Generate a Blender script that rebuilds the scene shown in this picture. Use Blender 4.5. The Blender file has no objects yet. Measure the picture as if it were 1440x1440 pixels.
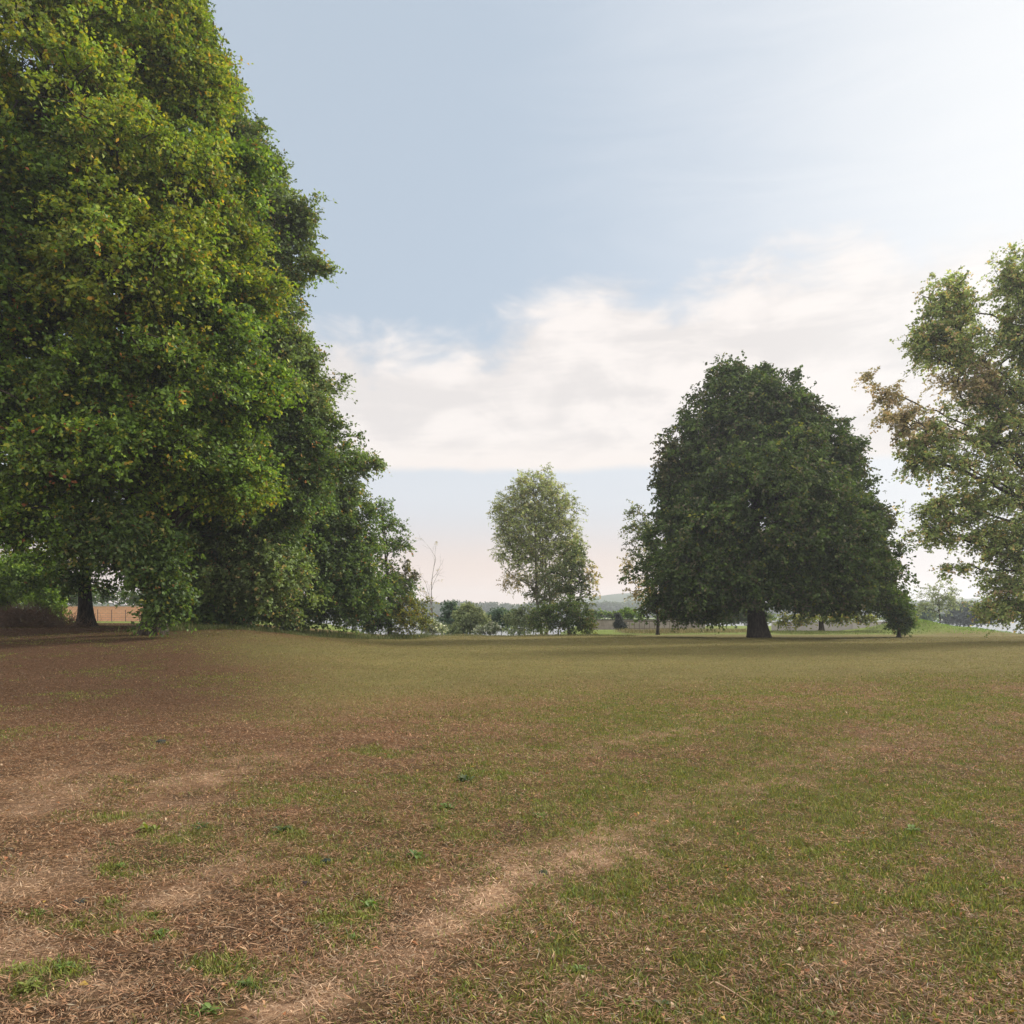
import bpy, math
import numpy as np
from math import radians

# ------------------------------------------------------------------ camera
SC = bpy.context.scene
COL = SC.collection
F = 1130.0          # focal length in pixels of a 1440 px wide picture
HZ = 866.0          # row of the horizon
CH = 1.6            # eye height
cam_d = bpy.data.cameras.new("camera")
cam = bpy.data.objects.new("camera", cam_d)
COL.objects.link(cam)
cam.location = (0, 0, CH)
cam.rotation_euler = (radians(90), 0, 0)
cam_d.sensor_width = 36.0
cam_d.lens = 36.0 * F / 1440.0
cam_d.shift_y = (HZ - 720.0) / 1440.0
cam_d.clip_start = 0.05
cam_d.clip_end = 6000
SC.camera = cam
SC.render.resolution_x = SC.render.resolution_y = 1024

# ------------------------------------------------------------------ light
SUN_AZ, SUN_EL = 58.0, 35.0          # to the right of the view, above the horizon
sdir = (math.sin(radians(SUN_AZ)) * math.cos(radians(SUN_EL)),
        math.cos(radians(SUN_AZ)) * math.cos(radians(SUN_EL)), math.sin(radians(SUN_EL)))
sun_d = bpy.data.lights.new("sun", 'SUN')
sun_d.energy = 4.2
sun_d.angle = radians(7)
sun_d.color = (1.0, 0.93, 0.82)
sun = bpy.data.objects.new("sun", sun_d)
COL.objects.link(sun)
sun.rotation_euler = (radians(90 - SUN_EL), 0, radians(180 - SUN_AZ))

SC.view_settings.view_transform = 'Standard'
SC.view_settings.look = 'None'
SC.view_settings.exposure = 0.35
SC.view_settings.gamma = 1.0
SC.view_settings.use_curve_mapping = False
SC.cycles.use_denoising = True
SC.cycles.max_bounces = 8
SC.cycles.diffuse_bounces = 3
SC.cycles.transmission_bounces = 4
SC.cycles.volume_bounces = 0
SC.cycles.sample_clamp_indirect = 6


class NT:
    """short helper for building node trees"""
    def __init__(s, tree):
        s.t = tree
        s.n = tree.nodes
        s.l = tree.links

    def new(s, kind, **kw):
        nd = s.n.new(kind)
        for k, v in kw.items():
            setattr(nd, k, v)
        return nd

    def set(s, sock, v):
        if isinstance(v, bpy.types.NodeSocket):
            s.l.new(v, sock)
        elif isinstance(v, (tuple, list)) and len(v) == 3 and sock.type == 'RGBA':
            sock.default_value = (*v, 1)
        else:
            sock.default_value = v

    def math(s, op, a, b=0.0, c=None, clamp=False):
        nd = s.new('ShaderNodeMath', operation=op, use_clamp=clamp)
        s.set(nd.inputs[0], a)
        s.set(nd.inputs[1], b)
        if c is not None:
            s.set(nd.inputs[2], c)
        return nd.outputs[0]

    def smooth(s, x, a, b, lo=0.0, hi=1.0):
        nd = s.new('ShaderNodeMapRange', interpolation_type='SMOOTHSTEP')
        s.set(nd.inputs[0], x)
        s.set(nd.inputs[1], a)
        s.set(nd.inputs[2], b)
        s.set(nd.inputs[3], lo)
        s.set(nd.inputs[4], hi)
        return nd.outputs[0]

    def mix(s, f, a, b, blend='MIX'):
        nd = s.new('ShaderNodeMix', data_type='RGBA', blend_type=blend)
        s.set(nd.inputs[0], f)
        s.set(nd.inputs[6], a)
        s.set(nd.inputs[7], b)
        return nd.outputs[2]

    def noise(s, vec, scale, detail=4, rough=0.55, dist=0.0):
        nd = s.new('ShaderNodeTexNoise')
        if vec is not None:
            s.l.new(vec, nd.inputs['Vector'])
        nd.inputs['Scale'].default_value = scale
        nd.inputs['Detail'].default_value = detail
        nd.inputs['Roughness'].default_value = rough
        nd.inputs['Distortion'].default_value = dist
        return nd.outputs[0]


def build_world():
    w = bpy.data.worlds.new("World")
    SC.world = w
    w.use_nodes = True
    w.node_tree.nodes.clear()
    t = NT(w.node_tree)
    sky = t.new('ShaderNodeTexSky', sky_type='NISHITA')
    sky.sun_disc = False
    sky.sun_elevation = radians(SUN_EL)
    sky.sun_rotation = radians(SUN_AZ)
    sky.altitude = 100
    sky.air_density = 1.0
    sky.dust_density = 2.5
    sky.ozone_density = 1.5
    tc = t.new('ShaderNodeTexCoord')
    d = tc.outputs['Generated']
    sep = t.new('ShaderNodeSeparateXYZ')
    t.l.new(d, sep.inputs[0])
    x, y, z = sep.outputs
    DEG = 57.29578
    el = t.math('MULTIPLY', t.math('ARCSINE', z), DEG)
    az = t.math('MULTIPLY', t.math('ARCTAN2', x, y), DEG)
    # coordinates of the cloud layer, stretched along the horizon
    cv = t.new('ShaderNodeCombineXYZ')
    t.set(cv.inputs[0], t.math('MULTIPLY', az, 0.045))
    t.set(cv.inputs[1], t.math('MULTIPLY', el, 0.085))
    big = t.noise(cv.outputs[0], 1.6, 5, 0.55, 0.35)
    fine = t.noise(cv.outputs[0], 3.6, 5, 0.55, 0.5)
    cw = t.new('ShaderNodeCombineXYZ')
    t.set(cw.inputs[0], t.math('MULTIPLY', az, 0.018))
    t.set(cw.inputs[1], t.math('MULTIPLY', el, 0.12))
    cw.inputs[2].default_value = 3.7
    wisp = t.noise(cw.outputs[0], 3.0, 5, 0.6, 0.8)
    n1 = t.math('MULTIPLY', t.math('SUBTRACT', big, 0.5), 7.5)
    n2 = t.math('MULTIPLY', t.math('SUBTRACT', fine, 0.5), 7.5)
    nn = t.math('ADD', n1, n2)
    # upper edge of the bank climbs to the right
    top = t.math('ADD', t.math('MULTIPLY', t.smooth(az, -6, 6), 3.6), 19.0)
    edge = t.math('ADD', t.math('SUBTRACT', top, el), nn)
    m_top = t.smooth(edge, -0.8, 2.6)
    base = t.math('SUBTRACT', el, t.math('ADD', 10.1, t.math('MULTIPLY', t.math('SUBTRACT', fine, 0.5), 1.0)))
    m_bot = t.smooth(base, -0.2, 0.5)
    # left end of the bank
    m_left = t.smooth(t.math('ADD', az, nn), -24, -13)
    bank = t.math('MULTIPLY', t.math('MULTIPLY', m_top, m_bot), m_left)
    # behind the viewer: cloud added as fill, mixed in further down
    # angle from the sun -> bright veil
    dp = t.new('ShaderNodeVectorMath', operation='DOT_PRODUCT')
    t.l.new(d, dp.inputs[0])
    dp.inputs[1].default_value = (math.sin(radians(56)) * math.cos(radians(22)), math.cos(radians(56)) * math.cos(radians(22)), math.sin(radians(22)))
    dot = dp.outputs['Value']
    veil = t.smooth(t.math('ADD', dot, t.math('MULTIPLY', t.math('SUBTRACT', wisp, 0.5), 0.16)), 0.60, 1.06)
    veil2 = t.smooth(dot, 0.78, 1.02)
    S = 10.0   # the background strength is 0.1
    clear = t.mix(1.0, sky.outputs[0], (0.62, 0.68, 0.76), 'MULTIPLY')
    # thin even milk over the blue
    milk = t.mix(0.75, clear, tuple(S * c for c in (0.48, 0.555, 0.63)))
    # warm pale band at the horizon
    lowf = t.smooth(el, 0.0, 12.5, 1.0, 0.0)
    low = t.mix(lowf, milk, tuple(S * c for c in (0.76, 0.60, 0.51)))
    midf = t.math('MULTIPLY', t.smooth(el, 3.5, 9.0), t.smooth(el, 13.0, 10.0))
    low = t.mix(t.math('MULTIPLY', midf, 0.8), low, tuple(S * c for c in (0.60, 0.63, 0.67)))
    v = t.mix(t.math('MULTIPLY', veil, 0.9), low, tuple(S * c for c in (0.74, 0.75, 0.77)))
    # bright and dull parts of the cloud
    shade = t.smooth(t.math('ADD', fine, t.math('MULTIPLY', t.math('SUBTRACT', wisp, 0.5), 0.8)), 0.34, 0.66)
    ccol = t.mix(shade, tuple(S * c for c in (0.655, 0.62, 0.605)), tuple(S * c for c in (0.78, 0.73, 0.70)))
    rimf = t.smooth(base, 0.0, 3.0, 1.0, 0.0)
    ccol = t.mix(t.math('MULTIPLY', rimf, 0.7), ccol, tuple(S * c for c in (0.76, 0.70, 0.66)))
    out = t.mix(t.math('MULTIPLY', bank, 0.97), v, ccol)
    out = t.mix(t.math('MULTIPLY', veil2, 0.7), out, tuple(S * c for c in (0.82, 0.82, 0.81)))
    # bright cloud added out of view, overhead and behind, as fill light
    back_fill = t.math('MAXIMUM', t.smooth(el, 42, 64), t.smooth(t.math('ABSOLUTE', az), 48, 85))
    back_fill = t.math('MULTIPLY', back_fill, t.smooth(el, 2, 12))
    cn = t.smooth(t.noise(d, 2.6, 6, 0.6, 0.4), 0.36, 0.56, 0.45, 1.0)
    out = t.mix(t.math('MULTIPLY', back_fill, cn), out, tuple(S * c for c in (1.45, 1.36, 1.26)))
    # below the horizon
    gm = t.smooth(z, -0.02, 0.0)
    out = t.mix(gm, tuple(S * c for c in (0.28, 0.25, 0.20)), out)
    bg = t.new('ShaderNodeBackground')
    t.set(bg.inputs[0], out)
    bg.inputs[1].default_value = 0.1
    o = t.new('ShaderNodeOutputWorld')
    t.l.new(bg.outputs[0], o.inputs[0])
    w.cycles.sampling_method = 'MANUAL'
    w.cycles.sample_map_resolution = 512


build_world()

# ------------------------------------------------------------------ helpers
RNG = np.random.default_rng(11)


def _hash(ix, iy, iz, seed):
    h = (ix.astype(np.int64) * 374761393 + iy.astype(np.int64) * 668265263 + iz.astype(np.int64) * 2147483647 + seed * 1274126177) & 0xffffffff
    h = ((h ^ (h >> 13)) * 1274126177) & 0xffffffff
    h = ((h ^ (h >> 16)) * 2246822519) & 0xffffffff
    return ((h ^ (h >> 15)) & 0xffffff) / float(0xffffff)


def vnoise(p, seed=0):
    """value noise in 0..1 for an (n,3) array"""
    i = np.floor(p).astype(np.int64)
    f = p - i
    f = f * f * (3 - 2 * f)
    r = 0
    for dx in (0, 1):
        for dy in (0, 1):
            for dz in (0, 1):
                w = (f[:, 0] if dx else 1 - f[:, 0]) * (f[:, 1] if dy else 1 - f[:, 1]) * (f[:, 2] if dz else 1 - f[:, 2])
                r = r + w * _hash(i[:, 0] + dx, i[:, 1] + dy, i[:, 2] + dz, seed)
    return r


def fbm2(x, y, scale, seed=0, octv=4):
    r, a, s = 0, 1.0, 0
    for o in range(octv):
        p = np.stack([x * scale * 2 ** o, y * scale * 2 ** o, np.full_like(x, 0.37 + o)], 1)
        r = r + a * vnoise(p, seed + o)
        s += a
        a *= 0.55
    return r / s


def sst(x, a, b):
    t = np.clip((x - a) / (b - a), 0, 1)
    return t * t * (3 - 2 * t)


def height(x, y):
    """height of the ground"""
    x = np.atleast_1d(np.asarray(x, float))
    y = np.atleast_1d(np.asarray(y, float))
    yy = np.maximum(y, 1.0)
    s = x / yy
    rise = 1.0 * sst(y, 16, 42) * sst(-s, 0.12, 0.38)
    rise = rise * (1 - 0.0 * y)
    drop = np.maximum(sst(y, 64, 100) * (sst(s, 0.50, 0.56) + sst(s, 0.085, 0.04) * sst(-s, 0.24, 0.14)), sst(y, 128, 160))
    lift = sst(y, 560, 640)
    z = rise * (1 - sst(y, 128, 160)) - 2.6 * drop * (1 - lift)
    z = z - 0.0 * lift
    # grass bank beside the lake
    bx, by = 40.0, 77.0
    z = z + (1.25) * np.exp(-(((x - bx) / 3.8) ** 2) ** 1.8 - ((y - by) / 8.0) ** 2)
    n = fbm2(x, y, 0.09, 5, 3) - 0.5
    n2 = fbm2(x, y, 0.9, 9, 3) - 0.5
    n3 = fbm2(x, y, 4.0, 13, 2) - 0.5
    amp = sst(np.hypot(x, y), 300, 60)
    return z + amp * (n * 0.22 * sst(np.hypot(x, y), 2, 12) + n2 * 0.05 + n3 * 0.03)


def h1(x, y):
    return float(height(x, y)[0])


def px(u, v, D):
    """world point whose picture position is (u, v) at distance D"""
    return np.array([(u - 720.0) / F * D, D, CH + (HZ - v) / F * D])


def gpt(u, D):
    x = (u - 720.0) / F * D
    return np.array([x, D, h1(x, D)])


def groundpx(u, v):
    D = CH * F / (v - HZ)
    return (u - 720.0) / F * D, D


def tag(o, label=None, cat=None, group=None, kind=None):
    if label: o['label'] = label
    if cat: o['category'] = cat
    if group: o['group'] = group
    if kind: o['kind'] = kind
    return o


def mesh_obj(name, verts, faces, mat, parent=None, col=None, smooth=False, loc=None):
    """faces: (n,4) or (n,3) array, or a list of lists"""
    me = bpy.data.meshes.new(name)
    verts = np.asarray(verts, dtype=np.float32)
    if loc is not None:
        verts = verts - np.asarray(loc, dtype=np.float32)
    if isinstance(faces, np.ndarray):
        nf, k = faces.shape
        me.vertices.add(len(verts))
        me.vertices.foreach_set('co', verts.ravel())
        me.loops.add(nf * k)
        me.loops.foreach_set('vertex_index', faces.astype(np.int32).ravel())
        me.polygons.add(nf)
        me.polygons.foreach_set('loop_start', np.arange(nf, dtype=np.int32) * k)
        me.polygons.foreach_set('loop_total', np.full(nf, k, dtype=np.int32))
        me.update(calc_edges=True)
    else:
        me.from_pydata(verts.tolist(), [], faces)
    if col is not None:
        c = np.ones((len(verts), 4), dtype=np.float32)
        c[:, :3] = col
        at = me.color_attributes.new('tone', 'FLOAT_COLOR', 'POINT')
        at.data.foreach_set('color', c.ravel())
    if smooth:
        me.polygons.foreach_set('use_smooth', np.ones(len(me.polygons), dtype=bool))
    if mat is not None:
        me.materials.append(mat)
    o = bpy.data.objects.new(name, me)
    COL.objects.link(o)
    if loc is not None and parent is None:
        o.location = loc
    if parent is not None:
        o.parent = parent
    return o


def empty(name, loc):
    o = bpy.data.objects.new(name, None)
    o.location = loc
    o.empty_display_size = 0.3
    COL.objects.link(o)
    return o


# ------------------------------------------------------------------ materials
def new_mat(name):
    m = bpy.data.materials.new(name)
    m.use_nodes = True
    m.node_tree.nodes.clear()
    return m, NT(m.node_tree)


def leaf_material(name='leaf', trans=0.42, tint=(1.25, 1.2, 0.55), gloss=0.025):
    m, t = new_mat(name)
    at = t.new('ShaderNodeAttribute', attribute_name='tone')
    c = at.outputs['Color']
    df = t.new('ShaderNodeBsdfDiffuse')
    t.set(df.inputs[0], c)
    tr = t.new('ShaderNodeBsdfTranslucent')
    t.set(tr.inputs[0], t.mix(1.0, c, tint, 'MULTIPLY'))
    mx = t.new('ShaderNodeMixShader')
    mx.inputs[0].default_value = trans
    t.l.new(df.outputs[0], mx.inputs[1])
    t.l.new(tr.outputs[0], mx.inputs[2])
    gl = t.new('ShaderNodeBsdfGlossy')
    gl.inputs['Roughness'].default_value = 0.6
    gl.inputs[0].default_value = (1, 1, 1, 1)
    mg = t.new('ShaderNodeMixShader')
    mg.inputs[0].default_value = gloss
    t.l.new(mx.outputs[0], mg.inputs[1])
    t.l.new(gl.outputs[0], mg.inputs[2])
    o = t.new('ShaderNodeOutputMaterial')
    t.l.new(mg.outputs[0], o.inputs[0])
    return m


def bark_material(name, dark, light):
    m, t = new_mat(name)
    tc = t.new('ShaderNodeTexCoord')
    mp = t.new('ShaderNodeMapping')
    mp.inputs['Scale'].default_value = (9, 9, 1.6)
    t.l.new(tc.outputs['Object'], mp.inputs[0])
    n = t.noise(mp.outputs[0], 1.5, 6, 0.7, 0.6)
    f = t.smooth(n, 0.38, 0.66)
    c = t.mix(f, dark, light)
    b = t.new('ShaderNodeBump')
    b.inputs['Strength'].default_value = 0.9
    b.inputs['Distance'].default_value = 0.05
    t.l.new(n, b.inputs['Height'])
    p = t.new('ShaderNodeBsdfPrincipled')
    t.set(p.inputs['Base Color'], c)
    p.inputs['Roughness'].default_value = 0.95
    p.inputs['Specular IOR Level'].default_value = 0.2
    t.l.new(b.outputs[0], p.inputs['Normal'])
    o = t.new('ShaderNodeOutputMaterial')
    t.l.new(p.outputs[0], o.inputs[0])
    return m


def simple_material(name, a, b, scale=6.0, rough=0.9, bump=0.3, bdist=0.01, detail=5):
    m, t = new_mat(name)
    tc = t.new('ShaderNodeTexCoord')
    n = t.noise(tc.outputs['Object'], scale, detail, 0.65)
    c = t.mix(t.smooth(n, 0.3, 0.7), a, b)
    p = t.new('ShaderNodeBsdfPrincipled')
    t.set(p.inputs['Base Color'], c)
    p.inputs['Roughness'].default_value = rough
    bp = t.new('ShaderNodeBump')
    bp.inputs['Strength'].default_value = bump
    bp.inputs['Distance'].default_value = bdist
    t.l.new(n, bp.inputs['Height'])
    t.l.new(bp.outputs[0], p.inputs['Normal'])
    o = t.new('ShaderNodeOutputMaterial')
    t.l.new(p.outputs[0], o.inputs[0])
    return m


M_LEAF = leaf_material()
M_LEAF_DARK = leaf_material('leathery_leaf', 0.3, (1.1, 1.1, 0.6), 0.02)
M_LEAF_THIN = leaf_material('thin_leaf', 0.5, (1.2, 1.1, 0.7), 0.015)
M_BARK = bark_material('bark', (0.022, 0.017, 0.013), (0.085, 0.068, 0.052))
M_BARK_PALE = bark_material('pale_bark', (0.10, 0.085, 0.07), (0.26, 0.23, 0.19))
M_BLADE = leaf_material('grass_blade', 0.28, (1.1, 1.05, 0.7), 0.02)

# ------------------------------------------------------------------ ground colours
STRIP_PX = [(330, 1500), (430, 1425), (560, 1335), (690, 1258), (840, 1190), (1050, 1108), (1180, 1060), (1330, 1030)]
STRIP = np.array([groundpx(u, v) for u, v in STRIP_PX])
STRIP_W = np.array([0.16, 0.20, 0.20, 0.30, 0.42, 0.30, 0.35, 0.5])
STRIP_A = np.array([0.5, 0.9, 0.7, 1.35, 1.1, 0.45, 0.25, 0.1])


def strip_amount(x, y):
    best = np.zeros_like(x)
    wob = (fbm2(x, y, 1.6, 71, 3) - 0.5)
    for i in range(len(STRIP) - 1):
        a, b = STRIP[i], STRIP[i + 1]
        ab = b - a
        t = np.clip(((x - a[0]) * ab[0] + (y - a[1]) * ab[1]) / (ab @ ab), 0, 1)
        d = np.hypot(x - a[0] - t * ab[0], y - a[1] - t * ab[1])
        w = STRIP_W[i] * (1 - t) + STRIP_W[i + 1] * t
        am = STRIP_A[i] * (1 - t) + STRIP_A[i + 1] * t
        best = np.maximum(best, am * sst(d / w + wob * 2.6, 1.7, 0.2))
    return best


# bare, pale places where the turf has worn off
BARE = [(700, 1252, 62, 20, 1.2), (625, 1292, 60, 22, .7), (838, 1190, 48, 22, .8), (760, 1212, 50, 16, .5), (950, 1150, 90, 16, .28), (540, 1348, 66, 26, .38),
        (430, 1420, 85, 26, .7), (300, 1092, 90, 16, .5), (335, 1225, 60, 22, .55), (240, 1265, 80, 24, .45), (40, 1240, 80, 30, .45), (150, 1390, 70, 28, .4),
        (20, 1340, 50, 34, .5), (1040, 1110, 90, 16, .3), (60, 1100, 70, 14, .3), (800, 1400, 60, 20, .3), (1230, 1330, 90, 18, .25), (900, 1040, 90, 10, .3)]


BG = (0.10, 0.165, 0.022)
YG = (0.16, 0.19, 0.03)
DK = (0.055, 0.09, 0.028)
WEEDS = [
    (522, 1276, 0.070, 16, BG, 'bright green upright weed alone left of the pale worn strip'),
    (505, 1288, 0.035, 8, YG, 'tiny yellow-green weed just left of the bright upright one'),
    (92, 1364, 0.055, 18, BG, 'flat bright green weed near the lower left corner'),
    (28, 1365, 0.05, 14, YG, 'yellow-green weed at the left edge near the lower left corner'),
    (40, 1392, 0.06, 16, YG, 'broad yellow-green weed lowest in the lower left corner'),
    (57, 1288, 0.045, 9, BG, 'small green sprig by the left edge above the corner weeds'),
    (158, 1272, 0.055, 12, YG, 'loose yellow-green weed above the flat bright one on the left'),
    (215, 1290, 0.05, 12, YG, 'low spreading yellow-green weed right of the loose one on the left'),
    (225, 1320, 0.055, 14, BG, 'green weed in the brown grass between the left edge and the upright weed'),
    (345, 1392, 0.06, 18, BG, 'long low green weed patch near the bottom edge left of centre'),
    (290, 1430, 0.055, 14, BG, 'dark green weed cut by the bottom edge left of centre'),
    (460, 1298, 0.05, 12, YG, 'yellow-green weed left of the bright upright one'),
    (500, 1322, 0.045, 10, BG, 'narrow green weed directly below the bright upright one'),
    (172, 1222, 0.06, 12, BG, 'green weed high up in the brown left half'),
    (400, 1168, 0.09, 14, DK, 'bluish green weed in the dry grass at mid left'),
    (285, 1165, 0.08, 12, DK, 'dull green weed patch left of the bluish green one'),
    (210, 1170, 0.12, 16, YG, 'tall loose yellowish weed at mid left'),
    (655, 1100, 0.13, 16, DK, 'dark green tuft standing near the centre of the field'),
    (585, 1205, 0.08, 18, BG, 'wide green weed patch left of the pale worn strip'),
    (630, 1140, 0.09, 14, BG, 'small green weed patch below the dark tuft'),
    (760, 1150, 0.08, 14, BG, 'green weed above the pale worn strip at the centre'),
    (815, 1366, 0.05, 12, BG, 'green weed below the pale strip near the bottom edge'),
    (890, 1415, 0.05, 10, YG, 'yellow-green weed by the bottom edge right of centre'),
    (1165, 1430, 0.05, 14, YG, 'yellow-green weed at the bottom edge on the right'),
    (1285, 1172, 0.09, 14, BG, 'green weed among the greener grass at right'),
    (930, 1412, 0.045, 12, DK, 'dark weed beside the yellow-green one at the bottom'),
]
GREEN_SPOTS = [(w[0], w[1] + 4, 34, 12) for w in WEEDS] + [
    (120, 1300, 60, 16), (370, 1240, 50, 14), (450, 1220, 60, 16), (700, 1090, 80, 12), (560, 1215, 70, 14), (660, 1180, 70, 12), (860, 1130, 80, 12), (300, 1360, 60, 16),
    (850, 1250, 70, 20), (900, 1180, 90, 16), (1100, 1090, 120, 16), (1200, 1200, 90, 20), (1350, 1130, 90, 18), (1300, 1260, 90, 20), (1000, 1270, 80, 18), (250, 1180, 60, 10),
    (780, 1330, 60, 20), (700, 1390, 60, 18), (1380, 1380, 60, 26), (1000, 1350, 90, 22), (150, 1150, 60, 9), (430, 1130, 70, 9), (540, 1060, 80, 7), (1130, 1350, 60, 18)]


def cover(x, y):
    """returns green share, bare (pale) share, evenness (olive lawn) share"""
    s = x / np.maximum(y, 1.0)
    st = strip_amount(x, y)
    n1 = fbm2(x, y, 0.55, 21, 4)
    n2 = fbm2(x, y, 2.3, 31, 3)
    # right of the worn strip the lawn is greener
    side = sst(s, -0.18, 0.22) * sst(y, 30, 12) + sst(s, 0.02, 0.35) * sst(y, 12, 30)
    dry = 0.10 + 0.62 * side
    dry = dry - 0.16 * sst(-s, 0.15, 0.45) * sst(y, 7, 11)
    g = np.clip(dry + (n1 - 0.5) * 1.9 + (n2 - 0.5) * 1.1, 0, 1)
    # pale dry patches on the left
    pb = sst(fbm2(x, y, 0.75, 41, 4), 0.60, 0.78) * sst(side, 0.7, 0.1) * 0.6 * sst(y, 14, 6)
    u, v = 720 + F * s, HZ + CH * F / np.maximum(y, 1.0)
    bl = np.zeros_like(x)
    wob = (fbm2(x, y, 3.0, 97, 4) - 0.5) * 2.8
    for bu, bv, ru, rv, am in BARE:
        q = np.sqrt(((u - bu) / ru) ** 2 + ((v - bv + (u - bu) * 0.22) / rv) ** 2)
        bl = np.maximum(bl, am * sst(q + wob, 1.5, 0.1) * (y > 1))
    st = np.maximum(st * (0.12 + 1.3 * sst(fbm2(x, y, 1.7, 51, 4), 0.38, 0.62)) * 0.45, pb * 0.7)
    st = np.maximum(st, bl) * (0.45 + 0.75 * sst(fbm2(x, y, 9.0, 99, 3), 0.3, 0.62))
    st = np.clip(st, 0, 1)
    g = g * (1 - 0.85 * st)
    for bu, bv, ru, rv in GREEN_SPOTS:
        q = np.sqrt(((u - bu) / ru) ** 2 + ((v - bv) / rv) ** 2)
        g = np.maximum(g, 0.85 * sst(q + wob * 1.2, 1.5, 0.2) * (y > 1))
    # even olive lawn further out
    even = sst(y, 15.5, 20.5 ) * sst(s, -0.30, -0.17 )
    even = np.maximum(even, sst(y, 19.0, 24.0) * sst(s, -0.32, -0.2))
    edge_shift = (fbm2(x, y, 0.3, 61, 3) - 0.5) * 6
    even = sst(y + edge_shift + s * -9, 13.0, 20.5) * sst(s + (fbm2(x, y, 0.12, 63, 3) - 0.5) * 0.5, -0.46, -0.14)
    return g, st, even


C_BROWN = np.array([0.162, 0.092, 0.053])
C_RED = np.array([0.197, 0.100, 0.056])
C_DARKB = np.array([0.080, 0.051, 0.032])
C_GREEN = np.array([0.106, 0.111, 0.024])
C_OLIVE = np.array([0.160, 0.142, 0.052])
C_PALE = np.array([0.475, 0.314, 0.204])


def s_(x, y):
    return x / np.maximum(y, 1.0)


def ground_colour(x, y):
    g, st, ev = cover(x, y)
    n = fbm2(x, y, 3.5, 81, 3)[:, None]
    base = C_DARKB * (1 - sst(n, 0.3, 0.7)) + C_BROWN * sst(n, 0.3, 0.7)
    far = sst(y, 6, 16)[:, None]
    base = base * (1 - far) + (C_BROWN * 0.55 + C_RED * 0.45) * far
    gg = (g * 0.8)[:, None]
    c = base * (1 - gg) + C_GREEN * gg
    nb = (0.5 * fbm2(x * 0.35, y, 0.22, 83, 4) + 0.5 * fbm2(x, y, 0.9, 85, 4))[:, None]
    ol = C_OLIVE * (0.62 + 0.76 * nb) + np.array([0.03, 0.004, 0.0]) * sst(n, 0.5, 0.8)
    c = c * (1 - ev[:, None]) + ol * ev[:, None]
    s = st[:, None] * (1 - ev[:, None])
    c = c * (1 - s) + C_PALE * s
    left_shade = (sst(y, 8, 17) * sst(-s_(x, y), 0.12, 0.45) * (1 - sst(y, 66, 72)))[:, None]  # shadow at far left, painted into the ground colour
    c = c * (1 - 0.5 * left_shade)
    # fresher grass on the banks beyond the field
    fr = (sst(y, 66, 72))[:, None]
    c = c * (1 - fr) + np.array([0.15, 0.20, 0.045]) * fr
    return c


# ------------------------------------------------------------------ ground sheet
def build_ground():
    nr, na = 430, 900
    r = np.concatenate([[0.0], np.geomspace(0.5, 1550, nr)])
    # finer columns in front of the viewer
    t = np.linspace(-1, 1, na + 1)[:-1]
    a = np.pi * (0.33 * t + 0.67 * t ** 3)
    R, A = np.meshgrid(r, a, indexing='ij')
    X, Y = (R * np.sin(A)).ravel(), (R * np.cos(A)).ravel()
    Z = height(X, Y)
    Z = Z - 12.0 * 0
    V = np.stack([X, Y, Z], 1)
    i, j = np.meshgrid(np.arange(nr), np.arange(na), indexing='ij')
    j2 = (j + 1) % na
    Fq = np.stack([i * na + j, i * na + j2, (i + 1) * na + j2, (i + 1) * na + j], -1).reshape(-1, 4)
    m, tt = new_mat('dry_lawn')
    at = tt.new('ShaderNodeAttribute', attribute_name='tone')
    geo = tt.new('ShaderNodeNewGeometry')
    pos = geo.outputs['Position']
    n1 = tt.noise(pos, 34.0, 6, 0.75)
    n2 = tt.noise(pos, 7.0, 6, 0.7)
    n3 = tt.noise(pos, 150.0, 3, 0.7)
    c = at.outputs['Color']
    c = tt.mix(tt.smooth(n1, 0.36, 0.66, 0.85, 0.0), c, tt.mix(1.0, c, (0.55, 0.5, 0.48), 'MULTIPLY'))
    c = tt.mix(tt.smooth(n3, 0.5, 0.75, 0.0, 0.6), c, tt.mix(1.0, c, (1.9, 1.75, 1.5), 'MULTIPLY'))
    c = tt.mix(tt.smooth(n2, 0.55, 0.75, 0.0, 0.45), c, (0.12, 0.125, 0.04))
    p = tt.new('ShaderNodeBsdfPrincipled')
    tt.set(p.inputs['Base Color'], c)
    p.inputs['Roughness'].default_value = 1.0
    p.inputs['Specular IOR Level'].default_value = 0.1
    bp = tt.new('ShaderNodeBump')
    bp.inputs['Strength'].default_value = 0.9
    bp.inputs['Distance'].default_value = 0.03
    tt.l.new(tt.math('ADD', n1, tt.math('MULTIPLY', n3, 0.5)), bp.inputs['Height'])
    tt.l.new(bp.outputs[0], p.inputs['Normal'])
    o = tt.new('ShaderNodeOutputMaterial')
    tt.l.new(p.outputs[0], o.inputs[0])
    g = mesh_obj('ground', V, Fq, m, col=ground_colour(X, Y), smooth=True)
    tag(g, kind='structure')


build_ground()


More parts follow.
